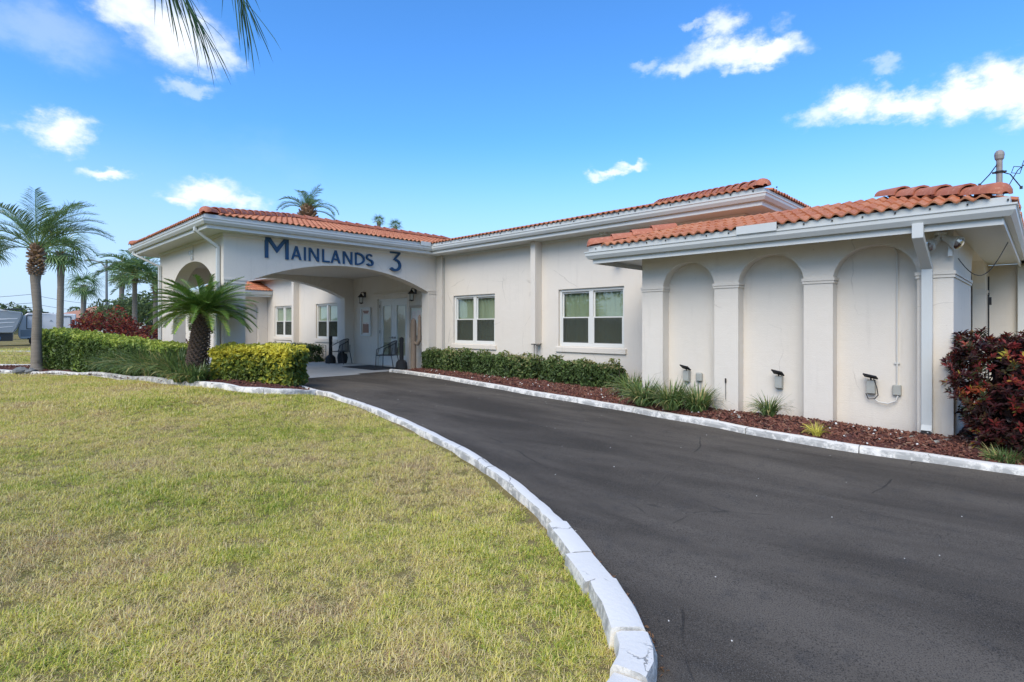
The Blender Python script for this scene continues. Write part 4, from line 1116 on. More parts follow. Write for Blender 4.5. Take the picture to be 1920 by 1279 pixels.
def solar(x, z, lab, tilt=.5):
    r_ = empty('solar_light', (x, 8.26, z), lab, 'solar light', 'solar lights in the blind arches')
    m_ = MB(); m_.prism([(0, -.10), (.035, -.12), (.085, -.10), (.085, .06), (.02, .07), (0, .05)], lambda u, v, d_: (x + d_, 8.298 - u, z + v), -.045, .045); m_.build('housing', 'grey_plastic', r_)
    M = Matrix.Translation((x, 8.20, z + .115)) @ Matrix.Rotation(-tilt, 4, 'X') @ Matrix.Rotation(.2, 4, 'Y')
    m_ = MB(); m_.obox(M, -.075, -.06, -.008, .075, .06, .008); m_.build('solar_panel', 'solar_cell', r_)
    m_ = MB(); m_.tube([(x, 8.25, z + .05), (x, 8.21, z + .11)], .010, 6); m_.build('bracket', 'black_metal', r_)
solar(-4.12, .62, 'small solar light above the strappy clumps in the left blind arch')
solar(-2.72, .62, 'small solar light above the single grassy tuft in the middle blind arch')
solar(-1.60, .64, 'small solar light with trailing cable in the right blind arch', .35)
jb = empty('junction_box', (-3.92, 8.27, .6), 'round-cornered beige box beside the first solar light', 'junction box')
MB().box(-3.97, 8.24, .52, -3.87, 8.299, .66).build('cover', 'grey_plastic', jb, bevel=.015); MB().tube([(-3.90, 8.28, .52), (-3.90, 8.28, .12)], .009, 6).build('conduit', 'grey_plastic', jb)
jb = empty('junction_box', (-1.33, 8.27, .6), 'small beige outlet box at the foot of the wall conduit by the downspout', 'junction box')
MB().box(-1.375, 8.25, .53, -1.285, 8.299, .66).build('cover', 'grey_plastic', jb, bevel=.008)
MB().tube([(-1.33, 8.285, .66), (-1.33, 8.285, 2.30), (-1.37, 8.285, 2.40), (-1.42, 8.285, 2.5)], .010, 6).build('conduit', 'cable_cream', jb)
MB().box(-1.36, 8.28, .92, -1.30, 8.296, .94).build('clip', 'cable_cream', jb)
cb = MB(); cb.tube([(-1.32, 8.27, .53), (-1.34, 8.26, .46), (-1.42, 8.25, .42), (-1.52, 8.25, .43), (-1.57, 8.25, .47)], .009, 6)
tag(cb.build('cable', 'cable_cream'), 'cream cable curving under the outlet box towards the solar light', 'cable')
cb = MB(); cb.tube([(-1.57, 8.22, .73), (-1.53, 8.20, .62), (-1.52, 8.22, .52), (-1.56, 8.24, .47), (-1.63, 8.24, .46), (-1.66, 8.25, .53)], .006, 6)
tag(cb.build('cable', 'wire_black'), 'thin black cable looped round the solar light by the downspout', 'cable')
cb = MB(); cb.tube([(-3.42, 8.09, .30), (-3.42, 8.085, .56)], .004, 5); cb.lathe([(.004, 0), (.012, .02), (.012, .07), (.004, .08)], (-3.42, 8.085, .54), 8)
tag(cb.build('stake_light', 'wire_black'), 'thin dark stake against the pier between the first two blind arches', 'stake')
# cables under the right corner soffit
cb = MB(); cb.tube([(-1.6, 7.9, 2.515), (-1.2, 7.85, 2.50), (-.95, 7.9, 2.515)], .006, 5); tag(cb.build('cable', 'wire_black'), 'black cable stapled along the soffit above the downspout', 'cable')
pts = []
for i in range(17):
    t_ = i / 16; pts.append((-.74 + .42 * t_, 8.35 + 1.0 * t_, 2.2 + .30 * t_ - .36 * math.sin(PI * t_) * (1 - .25 * t_)))
cb = MB(); cb.tube(pts, .005, 5); tag(cb.build('cable', 'wire_black'), 'black cable hanging in a loop from the soffit at the far right corner', 'cable')
cb = MB(); cb.tube([(-.74, 13.2, 2.3), (-.74, 13.2, .2)], .012, 5); cb.box(-.75, 13.17, 1.78, -.70, 13.23, 1.92); tag(cb.build('cable', 'wire_black'), 'thin dark cable running down the side wall above the red bush', 'cable')
tag(MB().box(-9.3 + 2.35, 9.86, 3.38, -6.84, 9.98, 3.44).build('soffit_camera', 'trim_white'), 'small white box fixed under the main soffit near the low roof', 'camera')

# roof mast and antenna
ms_ = empty('roof_mast', (-.42, 9.35, 3.05), 'rusty vent pipe with a round cap standing behind the right hip of the roof', 'pipe')
MB().tube([(-.42, 9.35, 3.0), (-.42, 9.35, 3.56)], .033, 10).build('pole', 'pipe_metal', ms_)
MB().lathe([(.033, -.04), (.046, -.02), (.052, .03), (.048, .06), (.03, .085), (.01, .092)], (-.42, 9.35, 3.55), 14).build('cap', 'pipe_metal', ms_)
m_ = MB(); m_.lathe([(.045, 0), (.05, .012), (.045, .025)], (-.42, 9.35, 3.35), 10); m_.box(-.49, 9.33, 3.352, -.35, 9.37, 3.37); m_.build('collar', 'wire_black', ms_)
for (q, s_) in (((-.60, 9.18, 3.20), 1), ((-.22, 9.50, 3.16), 1)):
    MB().tube([(-.42, 9.35, 3.50 if q[0] < -.5 else 3.37), ((q[0] - .42) / 2, (q[1] + 9.35) / 2, 3.33), q], .007, 5).build('guy_wire', 'wire_black', ms_)
    MB().box(q[0] - .015, q[1] - .015, q[2] - .02, q[0] + .015, q[1] + .015, q[2] + .015).build('anchor', 'wire_black', ms_)
an = empty('antenna', (-.25, 9.9, 3.1), 'thin wire antenna at the far right edge above the roof corner', 'antenna')
m_ = MB(); m_.tube([(-.42, 9.6, 3.05), (-.26, 9.82, 3.45), (-.12, 9.95, 3.62)], .006, 5)
for (x, z, r_) in ((-.27, 3.46, .06), (-.18, 3.53, .045)):
    pts = [(x + r_ * math.cos(a_), 9.84, z + r_ * math.sin(a_)) for a_ in [k_ * PI / 2 + .5 for k_ in range(5)]]; m_.tube(pts, .006, 5)
m_.build('loops', 'wire_black', an)

# ------------------------------------------------------------------ porch furniture
def chair(loc, rz, lab):
    r_ = empty('patio_chair', (0, 0, 0), lab, 'chair', 'metal patio chairs on the porch')
    s = MB()
    for i in range(9): s.box(-.22 + i * .055, -.24, .425, -.22 + i * .055 + .03, .22, .435)
    s.tube([(-.24, -.25, .43), (.24, -.25, .43), (.25, .22, .43), (-.25, .22, .43), (-.24, -.25, .43)], .012, 6); s.build('seat', 'black_metal', r_)
    bk = MB(); vs = []; n = 10
    for j in range(5):
        for i in range(n + 1):
            a_ = -1.25 + 2.5 * i / n; x = .27 * math.sin(a_); y = .06 + .22 * math.cos(a_); hz = .45 + (.42 * math.cos(a_ * .62) ** .8 ) * j / 4
            vs.append((x, y, hz))
    bk.add(vs, [(j * (n + 1) + i, j * (n + 1) + i + 1, (j + 1) * (n + 1) + i + 1, (j + 1) * (n + 1) + i) for j in range(4) for i in range(n)])
    bk.build('backrest', 'chair_mesh', r_)
    top = [vs[4 * (n + 1) + i] for i in range(n + 1)]
    a1 = [(-.27, -.26, 0), (-.27, -.25, .40), (-.27, -.22, .62), (-.27, -.1, .66)] + [(x, y, z) for x, y, z in top] + [(.27, -.1, .66), (.27, -.22, .62), (.27, -.25, .40), (.27, -.26, 0)]
    MB().tube(a1, .013, 6).build('frame', 'black_metal', r_)
    for sx in (-1, 1): MB().tube([(sx * .22, .24, .66), (sx * .24, .22, .43), (sx * .26, .30, 0)], .013, 6).build('leg', 'black_metal', r_)
    for sx in (-1, 1): MB().tube([(sx * .22, -.24, .43), (sx * .255, -.15, .655)], .009, 6).build('arm_brace', 'black_metal', r_)
    r_.location = loc; r_.rotation_euler = (0, 0, rz); return r_
chair((-17.45, 9.42, .084), R(-62), 'black metal armchair against the wall by the narrow notice board')
chair((-14.22, 9.22, .084), R(-55), 'black metal armchair in front of the glass doors')
def post(x, y, lab):
    r_ = empty('ash_receptacle', (x, y, .084), lab, 'ash receptacle', 'black smoking posts at the porch edge')
    MB().lathe([(.17, 0), (.18, .05), (.165, .20), (.12, .26), (.065, .30)], (x, y, .084), 16).build('base', 'black_rubber', r_, smooth=False)
    MB().lathe([(.063, .29), (.058, .82), (.066, .83), (.066, .93), (.05, .96), (.01, .975)], (x, y, .084), 14).build('column', 'black_rubber', r_)
post(-18.0, 9.35, 'black smoking post beside the far chair'); post(-13.92, 9.52, 'black smoking post between the near chair and the cactus-shaped post')
bn_ = empty('waste_bin', (-17.9, 9.7, .084), 'squat dark grey bin tucked behind the far smoking post', 'bin')
MB().lathe([(.16, 0), (.19, .2), (.17, .32), (.10, .40), (.02, .43)], (-17.72, 9.66, .084), 16).build('body', 'mat_dark', bn_)
stk = MB().tube([(-18.25, 9.3, .084), (-18.25, 9.3, .70)], .014, 6).build('stake', 'grey_plastic'); tag(stk, 'thin pale stake standing left of the far smoking post', 'stake')
cc = empty('cactus_post', (-13.45, 9.62, .084), 'brown saguaro cactus shaped wooden post at the end of the right kerb', 'sculpture')
MB().lathe([(.085, 0), (.082, .4), (.088, 1.0), (.088, 1.38), (.07, 1.48), (.03, 1.53), (.004, 1.54)], (-13.45, 9.62, .084), 14).build('stem', 'cactus_wood', cc, smooth=False)
MB().tube([(-13.40, 9.62, .90), (-13.27, 9.64, .86), (-13.20, 9.65, .96), (-13.19, 9.65, 1.3), (-13.185, 9.65, 1.66), (-13.185, 9.65, 1.72)], [.05, .055, .058, .055, .045, .012], 10).build('arm', 'cactus_wood', cc)
tag(MB().box(-16.1, 8.75, .086, -14.2, 9.75, .10).build('door_mat', 'mat_dark', bevel=.004), 'long flat black mat in front of the entrance doors', 'door mat')

# ------------------------------------------------------------------ foliage helpers
def leaf_arrays(cen, axd, nrm, ln, wd, v, fold=.25):
    """one folded diamond leaf per row"""
    n = len(cen)
    axd = axd / np.linalg.norm(axd, axis=1, keepdims=True)
    side = np.cross(axd, nrm); side /= np.linalg.norm(side, axis=1, keepdims=True) + 1e-9
    up = np.cross(side, axd)
    l = ln[:, None]; w_ = wd[:, None]
    p0 = cen - axd * l * .5; p1 = cen + side * w_ * .5 + up * w_ * fold; p2 = cen + axd * l * .5 - up * l * .12; p3 = cen - side * w_ * .5 + up * w_ * fold
    V = np.stack([p0, p1, p2, p3], 1).reshape(-1, 3)
    i = np.arange(n)[:, None] * 4
    F = np.concatenate([i + np.array([[0, 1, 2]]), i + np.array([[0, 2, 3]])], 0)
    return V, F, np.repeat(v, 4)

def unit(n, r_=rng):
    a = r_.normal(size=(n, 3)); return a / np.linalg.norm(a, axis=1, keepdims=True)

def foliage(name, mat, pts, nrm, size, parent=None, wratio=.5, v=None, jit=.9, sizevar=.35):
    n = len(pts)
    nn = nrm + unit(n) * jit; nn /= np.linalg.norm(nn, axis=1, keepdims=True)
    ax_ = np.cross(nn, unit(n)) + nrm * .35
    ln = size * (1 + sizevar * rng.normal(size=n)).clip(.4, 1.8)
    if v is None: v = rng.random(n)
    V, F, A_ = leaf_arrays(pts, ax_, nn, ln, ln * wratio, v)
    return link_mesh(name, arr_mesh(name, V, F, A_), mat, parent)

def hedge_pts(p0, p1, width, z0f, h0, h1, n, lump=.06, rnd=.12, depth=.10):
    """points on the skin of a clipped hedge between two plan points"""
    p0 = np.array(p0); p1 = np.array(p1); L_ = np.hypot(*(p1 - p0)); d_ = (p1 - p0) / L_; nv = np.array([-d_[1], d_[0]])
    hm = (h0 + h1) / 2
    areas = np.array([L_ * width, L_ * hm, L_ * hm, width * hm, width * hm]); cnt = (n * areas / areas.sum()).astype(int)
    out = []; nr = []
    for k, c_ in enumerate(cnt):
        a, b2 = rng.random(c_), rng.random(c_)
        if k == 0: u, w_, z = a * L_, (b2 - .5) * width, np.ones(c_); N_ = np.tile([0, 0, 1.], (c_, 1))
        elif k < 3: s = -1 if k == 1 else 1; u, w_, z = a * L_, np.full(c_, s * width / 2), b2; N_ = np.tile([0, s, 0.], (c_, 1))
        else: s = 0 if k == 3 else 1; u, w_, z = np.full(c_, s * L_), (a - .5) * width, b2; N_ = np.tile([2. * s - 1, 0, 0.], (c_, 1))
        out.append(np.stack([u, w_, z], 1)); nr.append(N_)
    q = np.concatenate(out); N_ = np.concatenate(nr)
    H = h0 + (h1 - h0) * q[:, 0] / L_
    # round the corners: pull points towards the core when near two faces
    cu = np.clip(q[:, 0], rnd, L_ - rnd); cw = np.clip(q[:, 1], -width / 2 + rnd, width / 2 - rnd); cz = np.minimum(q[:, 2] * H, H - rnd)
    P3 = np.stack([q[:, 0], q[:, 1], q[:, 2] * H], 1); core = np.stack([cu, cw, cz], 1)
    dv = P3 - core; ln = np.linalg.norm(dv, axis=1, keepdims=True) + 1e-9
    N2 = dv / ln
    ph = 2.3 * P3 * np.array([1, 1, 1]) ; wave = np.sin(ph[:, 0] * 2.1 + 1) * np.sin(ph[:, 1] * 2.7 + ph[:, 0]) + .6 * np.sin(ph[:, 0] * 5.3 + ph[:, 2] * 4) + .5 * np.sin(ph[:, 0] * 11 + ph[:, 2] * 9)
    r_ = rnd + lump * wave * .6 - rng.exponential(depth, len(P3)).clip(0, depth * 4) + rng.normal(size=len(P3)) * .012
    S = core + N2 * r_[:, None]
    X = p0[0] + d_[0] * S[:, 0] + nv[0] * S[:, 1]; Y = p0[1] + d_[1] * S[:, 0] + nv[1] * S[:, 1]
    Z = S[:, 2].clip(.02) + np.array(z0f)
    NN = np.stack([d_[0] * N2[:, 0] + nv[0] * N2[:, 1], d_[1] * N2[:, 0] + nv[1] * N2[:, 1], N2[:, 2]], 1)
    return np.stack([X, Y, Z], 1), NN, S[:, 2] / H, r_

def twigs(parent, p0, p1, width, z0, h_, n, seed, mat='twig'):
    r_ = random.Random(seed); m_ = MB()
    for i in range(n):
        t_ = (i + r_.random()) / n; bx = p0[0] + (p1[0] - p0[0]) * t_; by = p0[1] + (p1[1] - p0[1]) * t_
        for k in range(5):
            e = Vector((bx + r_.uniform(-.4, .4) * width * .9, by + r_.uniform(-.4, .4) * width * .9, z0 + h_ * r_.uniform(.6, .93)))
            b_ = Vector((bx, by, z0 - .05)); mid = b_.lerp(e, .5) + Vector((r_.uniform(-.08, .08), r_.uniform(-.08, .08), r_.uniform(-.05, .02)))
            m_.tube([b_, mid, e], .011, 4, .004)
    return m_.build('branches', mat, parent)

def clipped_hedge(name, p0, p1, width, h0, h1, n, size, mat, lab, cat='hedge', group=None, wr=.5, vfun=None, lump=.06, depth=.08, rnd=.12, ntw=12):
    z0 = gz((p0[0] + p1[0]) / 2, (p0[1] + p1[1]) / 2) + .03
    root = empty(name, ((p0[0] + p1[0]) / 2, (p0[1] + p1[1]) / 2, z0), lab, cat, group)
    P3, N_, hz, r_ = hedge_pts(p0, p1, width, z0, h0, h1, n, lump, rnd, depth)
    v = rng.random(len(P3)) if vfun is None else vfun(P3, hz, r_)
    foliage('foliage', mat, P3, N_, size, root, wr, v)
    # dark inner twiggy mass so the hedge is not see-through
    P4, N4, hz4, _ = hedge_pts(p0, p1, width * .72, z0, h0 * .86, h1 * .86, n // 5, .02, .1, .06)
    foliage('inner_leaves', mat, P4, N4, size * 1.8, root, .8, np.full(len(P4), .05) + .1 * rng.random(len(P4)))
    twigs(root, p0, p1, width, z0, (h0 + h1) / 2, ntw, len(P3))
    return root

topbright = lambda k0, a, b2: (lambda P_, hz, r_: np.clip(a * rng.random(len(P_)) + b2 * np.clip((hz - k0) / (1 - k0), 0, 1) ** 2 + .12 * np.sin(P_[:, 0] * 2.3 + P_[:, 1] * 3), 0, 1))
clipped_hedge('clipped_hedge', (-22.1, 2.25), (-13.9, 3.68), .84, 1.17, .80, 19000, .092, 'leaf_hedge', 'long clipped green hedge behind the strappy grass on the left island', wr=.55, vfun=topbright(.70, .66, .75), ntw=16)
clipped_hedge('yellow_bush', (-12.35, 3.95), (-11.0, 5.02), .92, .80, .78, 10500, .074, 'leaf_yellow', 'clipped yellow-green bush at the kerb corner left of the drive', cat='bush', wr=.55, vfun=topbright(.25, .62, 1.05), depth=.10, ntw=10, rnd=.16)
for (a, b2, h0, h1, wd_, lab) in (((-13.05, 9.78), (-10.85, 9.64), .64, .62, .52, 'first dark green hedge section beside the cactus-shaped post'),
                             ((-10.70, 9.62), (-8.30, 9.48), .60, .56, .62, 'middle dark green hedge section under the pilaster'),
                             ((-8.15, 9.44), (-6.05, 9.30), .56, .50, .66, 'last dark green hedge section under the larger window')):
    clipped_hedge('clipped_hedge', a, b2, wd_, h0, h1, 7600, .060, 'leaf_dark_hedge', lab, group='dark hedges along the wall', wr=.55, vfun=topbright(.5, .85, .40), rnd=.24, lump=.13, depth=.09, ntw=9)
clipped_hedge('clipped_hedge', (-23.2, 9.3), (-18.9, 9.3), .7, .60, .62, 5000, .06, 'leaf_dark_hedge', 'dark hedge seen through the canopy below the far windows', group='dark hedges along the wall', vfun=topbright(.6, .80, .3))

def blob_bush(name, lab, cat, c_, rad, n, size, mat, wr, v=None, group=None, ntw=8, flat=.0, depth=.14, lump=.10):
    root = empty(name, (c_[0], c_[1], c_[2]), lab, cat, group)
    u = unit(n); u[:, 2] = np.abs(u[:, 2]) * 1.0 - flat * .2
    uu = np.sign(u) * np.abs(u) ** .72
    wv = 1 + lump * (np.sin(u[:, 0] * 7 + 1) * np.sin(u[:, 1] * 8) + .7 * np.sin(u[:, 2] * 13 + u[:, 0] * 9)) - rng.exponential(depth, n).clip(0, .6)
    P3 = uu * np.array(rad) * wv[:, None] * 1.05 + np.array(c_); P3[:, 2] = np.maximum(P3[:, 2], c_[2] + .03)
    foliage('foliage', mat, P3, u, size, root, wr, v if v is not None else rng.random(n))
    m_ = MB()
    for k in range(ntw * 4):
        e = Vector(P3[rng.integers(n)]); e = e.lerp(Vector(c_), .15); b_ = Vector((c_[0] + random.uniform(-.25, .25) * rad[0], c_[1] + random.uniform(-.25, .25) * rad[1], c_[2] - .05))
        mid = b_.lerp(e, .5) + Vector((random.uniform(-.06, .06), random.uniform(-.06, .06), -.03)); m_.tube([b_, mid, e], .012, 4, .004)
    m_.build('branches', 'twig', root)
    return root
# croton at right: clipped, big leathery leaves in rosettes
def croton():
    cx, cy = .12, 8.02
    root = empty('croton_bush', (cx, cy, -.0), 'dense bush with dark red and orange leaves at the right corner of the building', 'bush')
    nros = 2600; P_, N_, hz, r_ = hedge_pts((-.80, 8.02), (1.25, 8.10), 1.16, gz(0, 7.8) + .06, 1.27, 1.30, nros, .10, .22, .10)
    # taper towards the foot
    k = .72 + .28 * np.clip((P_[:, 2] - .0) / .75, 0, 1); P_[:, 0] = .3 + (P_[:, 0] - .3) * k; P_[:, 1] = cy + (P_[:, 1] - cy) * k
    keep = (P_[:, 2] > .14); P_, N_ = P_[keep], N_[keep]
    Vs, Fs, As = [], [], []; base = 0
    m = 12
    n = len(P_)
    # rosette colour
    rv = rng.choice([.1, .3, .38, .5, .6, .75, .9, .97, 1.0], n, p=[.14, .28, .18, .12, .08, .14, .04, .015, .005])
    gold = (np.linalg.norm(P_ - np.array([-.35, 7.5, 1.05]), axis=1) < .08); rv[gold] = 1.0
    red = (np.linalg.norm(P_ - np.array([-.1, 7.45, 1.12]), axis=1) < .13) | (np.linalg.norm(P_ - np.array([-.55, 7.6, .68]), axis=1) < .12) | (np.linalg.norm(P_ - np.array([.25, 7.45, .9]), axis=1) < .12); rv[red] = .92
    C_ = np.repeat(P_, m, 0); NN = np.repeat(N_, m, 0)
    NN = NN * .6 + np.array([0, 0, .5]) ; NN /= np.linalg.norm(NN, axis=1, keepdims=True)
    tang = np.cross(NN, unit(len(C_))); tang /= np.linalg.norm(tang, axis=1, keepdims=True) + 1e-9
    dirv = tang * 1.0 + NN * rng.uniform(.1, 1.3, (len(C_), 1)); dirv /= np.linalg.norm(dirv, axis=1, keepdims=True)
    ln = rng.uniform(.040, .078, len(C_)); cen = C_ + dirv * (ln * .55)[:, None] - NN * rng.uniform(0, .06, (len(C_), 1))
    v = np.clip(np.repeat(rv, m) + rng.normal(size=len(C_)) * .05, 0, 1)
    V, F, A_ = leaf_arrays(cen, dirv, NN, ln, ln * .34, v, .18)
    link_mesh('foliage', arr_mesh('foliage', V, F, A_), 'leaf_croton', root)
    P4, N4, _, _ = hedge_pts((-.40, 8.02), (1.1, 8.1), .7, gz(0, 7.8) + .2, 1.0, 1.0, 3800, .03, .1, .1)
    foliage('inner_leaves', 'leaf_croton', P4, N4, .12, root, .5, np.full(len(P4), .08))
    m_ = MB(); rr = random.Random(4)
    for i in range(46):
        b_ = Vector((rr.uniform(-.25, .8), rr.uniform(7.75, 8.3), .0)); e = Vector((b_.x * 1.5 - .1 + rr.uniform(-.2, .2), 8.02 + (b_.y - 8.02) * 1.6 + rr.uniform(-.15, .15), rr.uniform(.6, 1.25)))
        m_.tube([b_, b_.lerp(e, .45) + Vector((rr.uniform(-.06, .06), rr.uniform(-.06, .06), 0)), e], .012, 5, .004)
    m_.build('branches', 'twig', root)
croton()
r1 = blob_bush('red_bush', 'rounded dark red bush rising behind the left hedge', 'bush', (-24.1, 3.9, .0), (1.15, 1.05, 1.78), 5200, .11, 'leaf_red', .45, group='red bushes behind the hedge')
r1 = blob_bush('red_bush', 'lower dark red bush between the rounded red bush and the canopy', 'bush', (-21.9, 4.9, .0), (1.25, .9, 1.35), 4200, .10, 'leaf_red', .45, group='red bushes behind the hedge')

# strappy clumps
def strap_clump(name, c_, r_, h_, n, mat, lab, cat, group=None, wd=.011, parent=None):
    root = empty(name, c_, lab, cat, group) if parent is None else parent
    V = []; F = []; A_ = []; b0_ = 0
    for i in range(n):
        a_ = random.uniform(0, 2 * PI); rr = r_ * .35 * math.sqrt(random.random()); bx = c_[0] + rr * math.cos(a_); by = c_[1] + rr * math.sin(a_)
        a_ += random.gauss(0, .5); L_ = h_ * random.uniform(.7, 1.35); lean = random.uniform(.15, 1.25); wv = wd * random.uniform(.7, 1.3)
        dx, dy = math.cos(a_), math.sin(a_); sx, sy = -dy, dx; v = min(1, max(0, random.gauss(.5, .25))) if random.random() > .06 else 1.0
        x = z = 0; el_ = PI / 2 - .15 - lean * .25; k = 6
        for j in range(k + 1):
            w_ = wv * (1 - (j / k) ** 2) + .0005
            V += [(bx + dx * x + sx * w_, by + dy * x + sy * w_, c_[2] + z), (bx + dx * x - sx * w_, by + dy * x - sy * w_, c_[2] + z + .002)]; A_ += [v, v]
            x += math.cos(el_) * L_ / k; z += math.sin(el_) * L_ / k; el_ -= lean * 1.9 / k
            if c_[2] + z < c_[2] + .01: z = .01
        for j in range(k): F.append((b0_ + 2 * j, b0_ + 2 * j + 1, b0_ + 2 * j + 3, b0_ + 2 * j + 2))
        b0_ += 2 * (k + 1)
    link_mesh('blades', arr_mesh('blades', np.array(V), np.array(F), A_), mat, root)
    return root
lp = [(-17.4, 2.86, .52), (-16.6, 2.98, .62), (-15.85, 3.05, .68), (-15.1, 3.12, .70), (-14.4, 3.2, .66), (-13.7, 3.28, .62), (-13.1, 3.33, .58), (-12.55, 3.30, .42), (-12.1, 3.42, .38), (-16.2, 3.18, .66), (-14.7, 3.36, .68), (-13.4, 3.5, .6)]
lp_lab = ['leftmost strappy clump of the row below the clipped hedge', 'second strappy clump from the left below the clipped hedge', 'third strappy clump from the left below the clipped hedge', 'strappy clump at the middle of the row by the hedge',
          'strappy clump just right of the middle of the hedge row', 'strappy clump second from the sago trunk on its left', 'strappy clump directly left of the sago trunk', 'low strappy clump in front of the sago trunk', 'smallest strappy clump between the sago trunk and the yellow-green bush',
          'back row strappy clump pressed against the left part of the hedge', 'back row strappy clump against the middle of the hedge', 'back row strappy clump behind the sago trunk']
for i, (x, y, h_) in enumerate(lp):
    strap_clump('strap_plant', (x, y, gz(x, y) + .06), .42, h_, 300, 'leaf_lily', lp_lab[i], 'plant', 'strappy clumps before the left hedge', wd=.013)
rp = [(-5.25, 8.42, .42, 'strappy green clump next to the last dark hedge section'), (-4.62, 7.80, .42, 'strappy green clump in front of the left blind arch'), (-4.12, 7.74, .42, 'strappy green clump below the first solar light'), (-3.72, 7.80, .38, 'strappy green clump ending the row before the second pier')]
for (x, y, h_, lab) in rp: strap_clump('strap_plant', (x, y, gz(x, y) + .08), .36, h_, 360, 'leaf_lily', lab, 'plant', 'strappy clumps along the wing', wd=.010)
strap_clump('strap_plant', (-2.74, 7.92, gz(-2.7, 8) + .08), .22, .30, 190, 'leaf_lily', 'single strappy green tuft under the middle solar light', 'plant', wd=.007)
strap_clump('grass_tuft', (-1.98, 7.32, gz(-2, 7.3) + .07), .15, .15, 110, 'tuft_yellow', 'small yellow grass tuft behind the right kerb', 'plant', wd=.0035)
strap_clump('grass_tuft', (-.30, 7.50, gz(-.2, 7.5) + .05), .34, .15, 260, 'leaf_lily', 'low green weeds at the foot of the dark red bush', 'plant', wd=.0035)
for k_, (x0, y0, x1, y1, lab) in enumerate(((-3.05, 7.62, -3.25, 7.95, 'short pale wood strip lying in the mulch right of the strappy row'), (-1.22, 7.62, -1.10, 7.98, 'short pale wood strip lying in the mulch left of the downspout foot'), (-.90, 7.66, -.78, 7.95, 'short pale wood strip lying in the mulch by the building corner'))):
    z_ = gz(x0, y0) + .115; m_ = MB().add([(x0, y0, z_ - .03), (x0 + .035, y0, z_ - .03), (x1 + .035, y1, z_ - .03), (x1, y1, z_ - .03), (x0, y0, z_), (x0 + .035, y0, z_), (x1 + .035, y1, z_), (x1, y1, z_)], [(0, 3, 2, 1), (4, 5, 6, 7), (0, 1, 5, 4), (1, 2, 6, 5), (2, 3, 7, 6), (3, 0, 4, 7)])
    tag(m_.build('wood_strip', 'grey_plastic'), lab, 'wood strip', 'wood strips in the mulch')
strap_clump('strap_plant', (-20.9, 2.15, gz(-20.9, 2.1) + .05), .45, .42, 160, 'leaf_lily', 'small strappy plant at the foot of the nearest palm', 'plant')

# ------------------------------------------------------------------ palms
def add_strip(V, F, A_, pts, w0, side, v):
    """flat tapering leaflet along pts"""
    b_ = len(V); n = len(pts)
    for j, p in enumerate(pts[:-1]):
        w_ = w0 * (1 if j else .6) * (1 - .35 * j / n)
        V.append(p + side * w_); V.append(p - side * w_); A_ += [v, v]
    V.append(pts[-1]); A_.append(v)
    for j in range(n - 2): F.append((b_ + 2 * j, b_ + 2 * j + 1, b_ + 2 * j + 3, b_ + 2 * j + 2))
    F.append((b_ + 2 * (n - 2), b_ + 2 * (n - 2) + 1, b_ + 2 * (n - 1)))

def feather(parent, base, az_, el0, el1, L_, leaf, nl, wd, mat='leaf_palm', vee=.35, sag=.35, stem=.014, fwd=.75, r_=random, start=.15, vm=.5, jitter=.12, stem_mat='leaf_palm'):
    V, F, A_ = [], [], []
    base = Vector(base); h_ = Vector((math.cos(az_), math.sin(az_), 0)); s_ = Vector((-h_.y, h_.x, 0)); n = 26
    pts = [base]; els = []
    for i in range(n):
        t_ = (i + .5) / n; e = el0 + (el1 - el0) * t_ ** 1.2; pts.append(pts[-1] + (h_ * math.cos(e) + Vector((0, 0, 1)) * math.sin(e)) * (L_ / n)); els.append(e)
    mb_ = MB(); mb_.tube(pts, stem, 4, stem * .25)
    for v_ in mb_.v: V.append(Vector(v_)); A_.append(.75)
    F += [f for f in mb_.f]
    for i in range(nl):
        t_ = start + (1 - start) * (i + .5) / nl; k = min(n - 1, int(t_ * n)); p = pts[k].lerp(pts[k + 1], t_ * n - k); tg = (pts[k + 1] - pts[k]).normalized(); up = s_.cross(tg)
        if up.z < 0: up = -up
        prof = math.sin(PI * min(1, .12 + .88 * (t_ - start) / (1 - start)) ** .8) ** .6 * .9 + .1 if t_ < .97 else .35
        for sd in (-1, 1):
            d_ = (s_ * sd * math.cos(fwd) + tg * math.sin(fwd) + up * (vee + r_.gauss(0, jitter))).normalized()
            d_ = (d_ + Vector((r_.gauss(0, jitter), r_.gauss(0, jitter), r_.gauss(0, jitter))) * .5).normalized()
            ll = leaf * prof * r_.uniform(.85, 1.1); q = p; lp_ = [q]; dd = d_.copy()
            for j in range(3):
                q = q + dd * (ll / 3); dd = (dd + Vector((0, 0, -sag * (.5 + .5 * j)))).normalized(); lp_.append(q)
            wside = d_.cross(Vector((0, 0, 1)) + up * .3)
            if wside.length < .1: wside = tg.copy()
            wside.normalize()
            add_strip(V, F, A_, lp_, wd, (wside * .6 + tg * .6).normalized(), min(1, max(0, r_.gauss(vm, .22))))
    return link_mesh('frond', arr_mesh('frond', np.array([tuple(v_) for v_ in V]), F, A_), mat, parent)

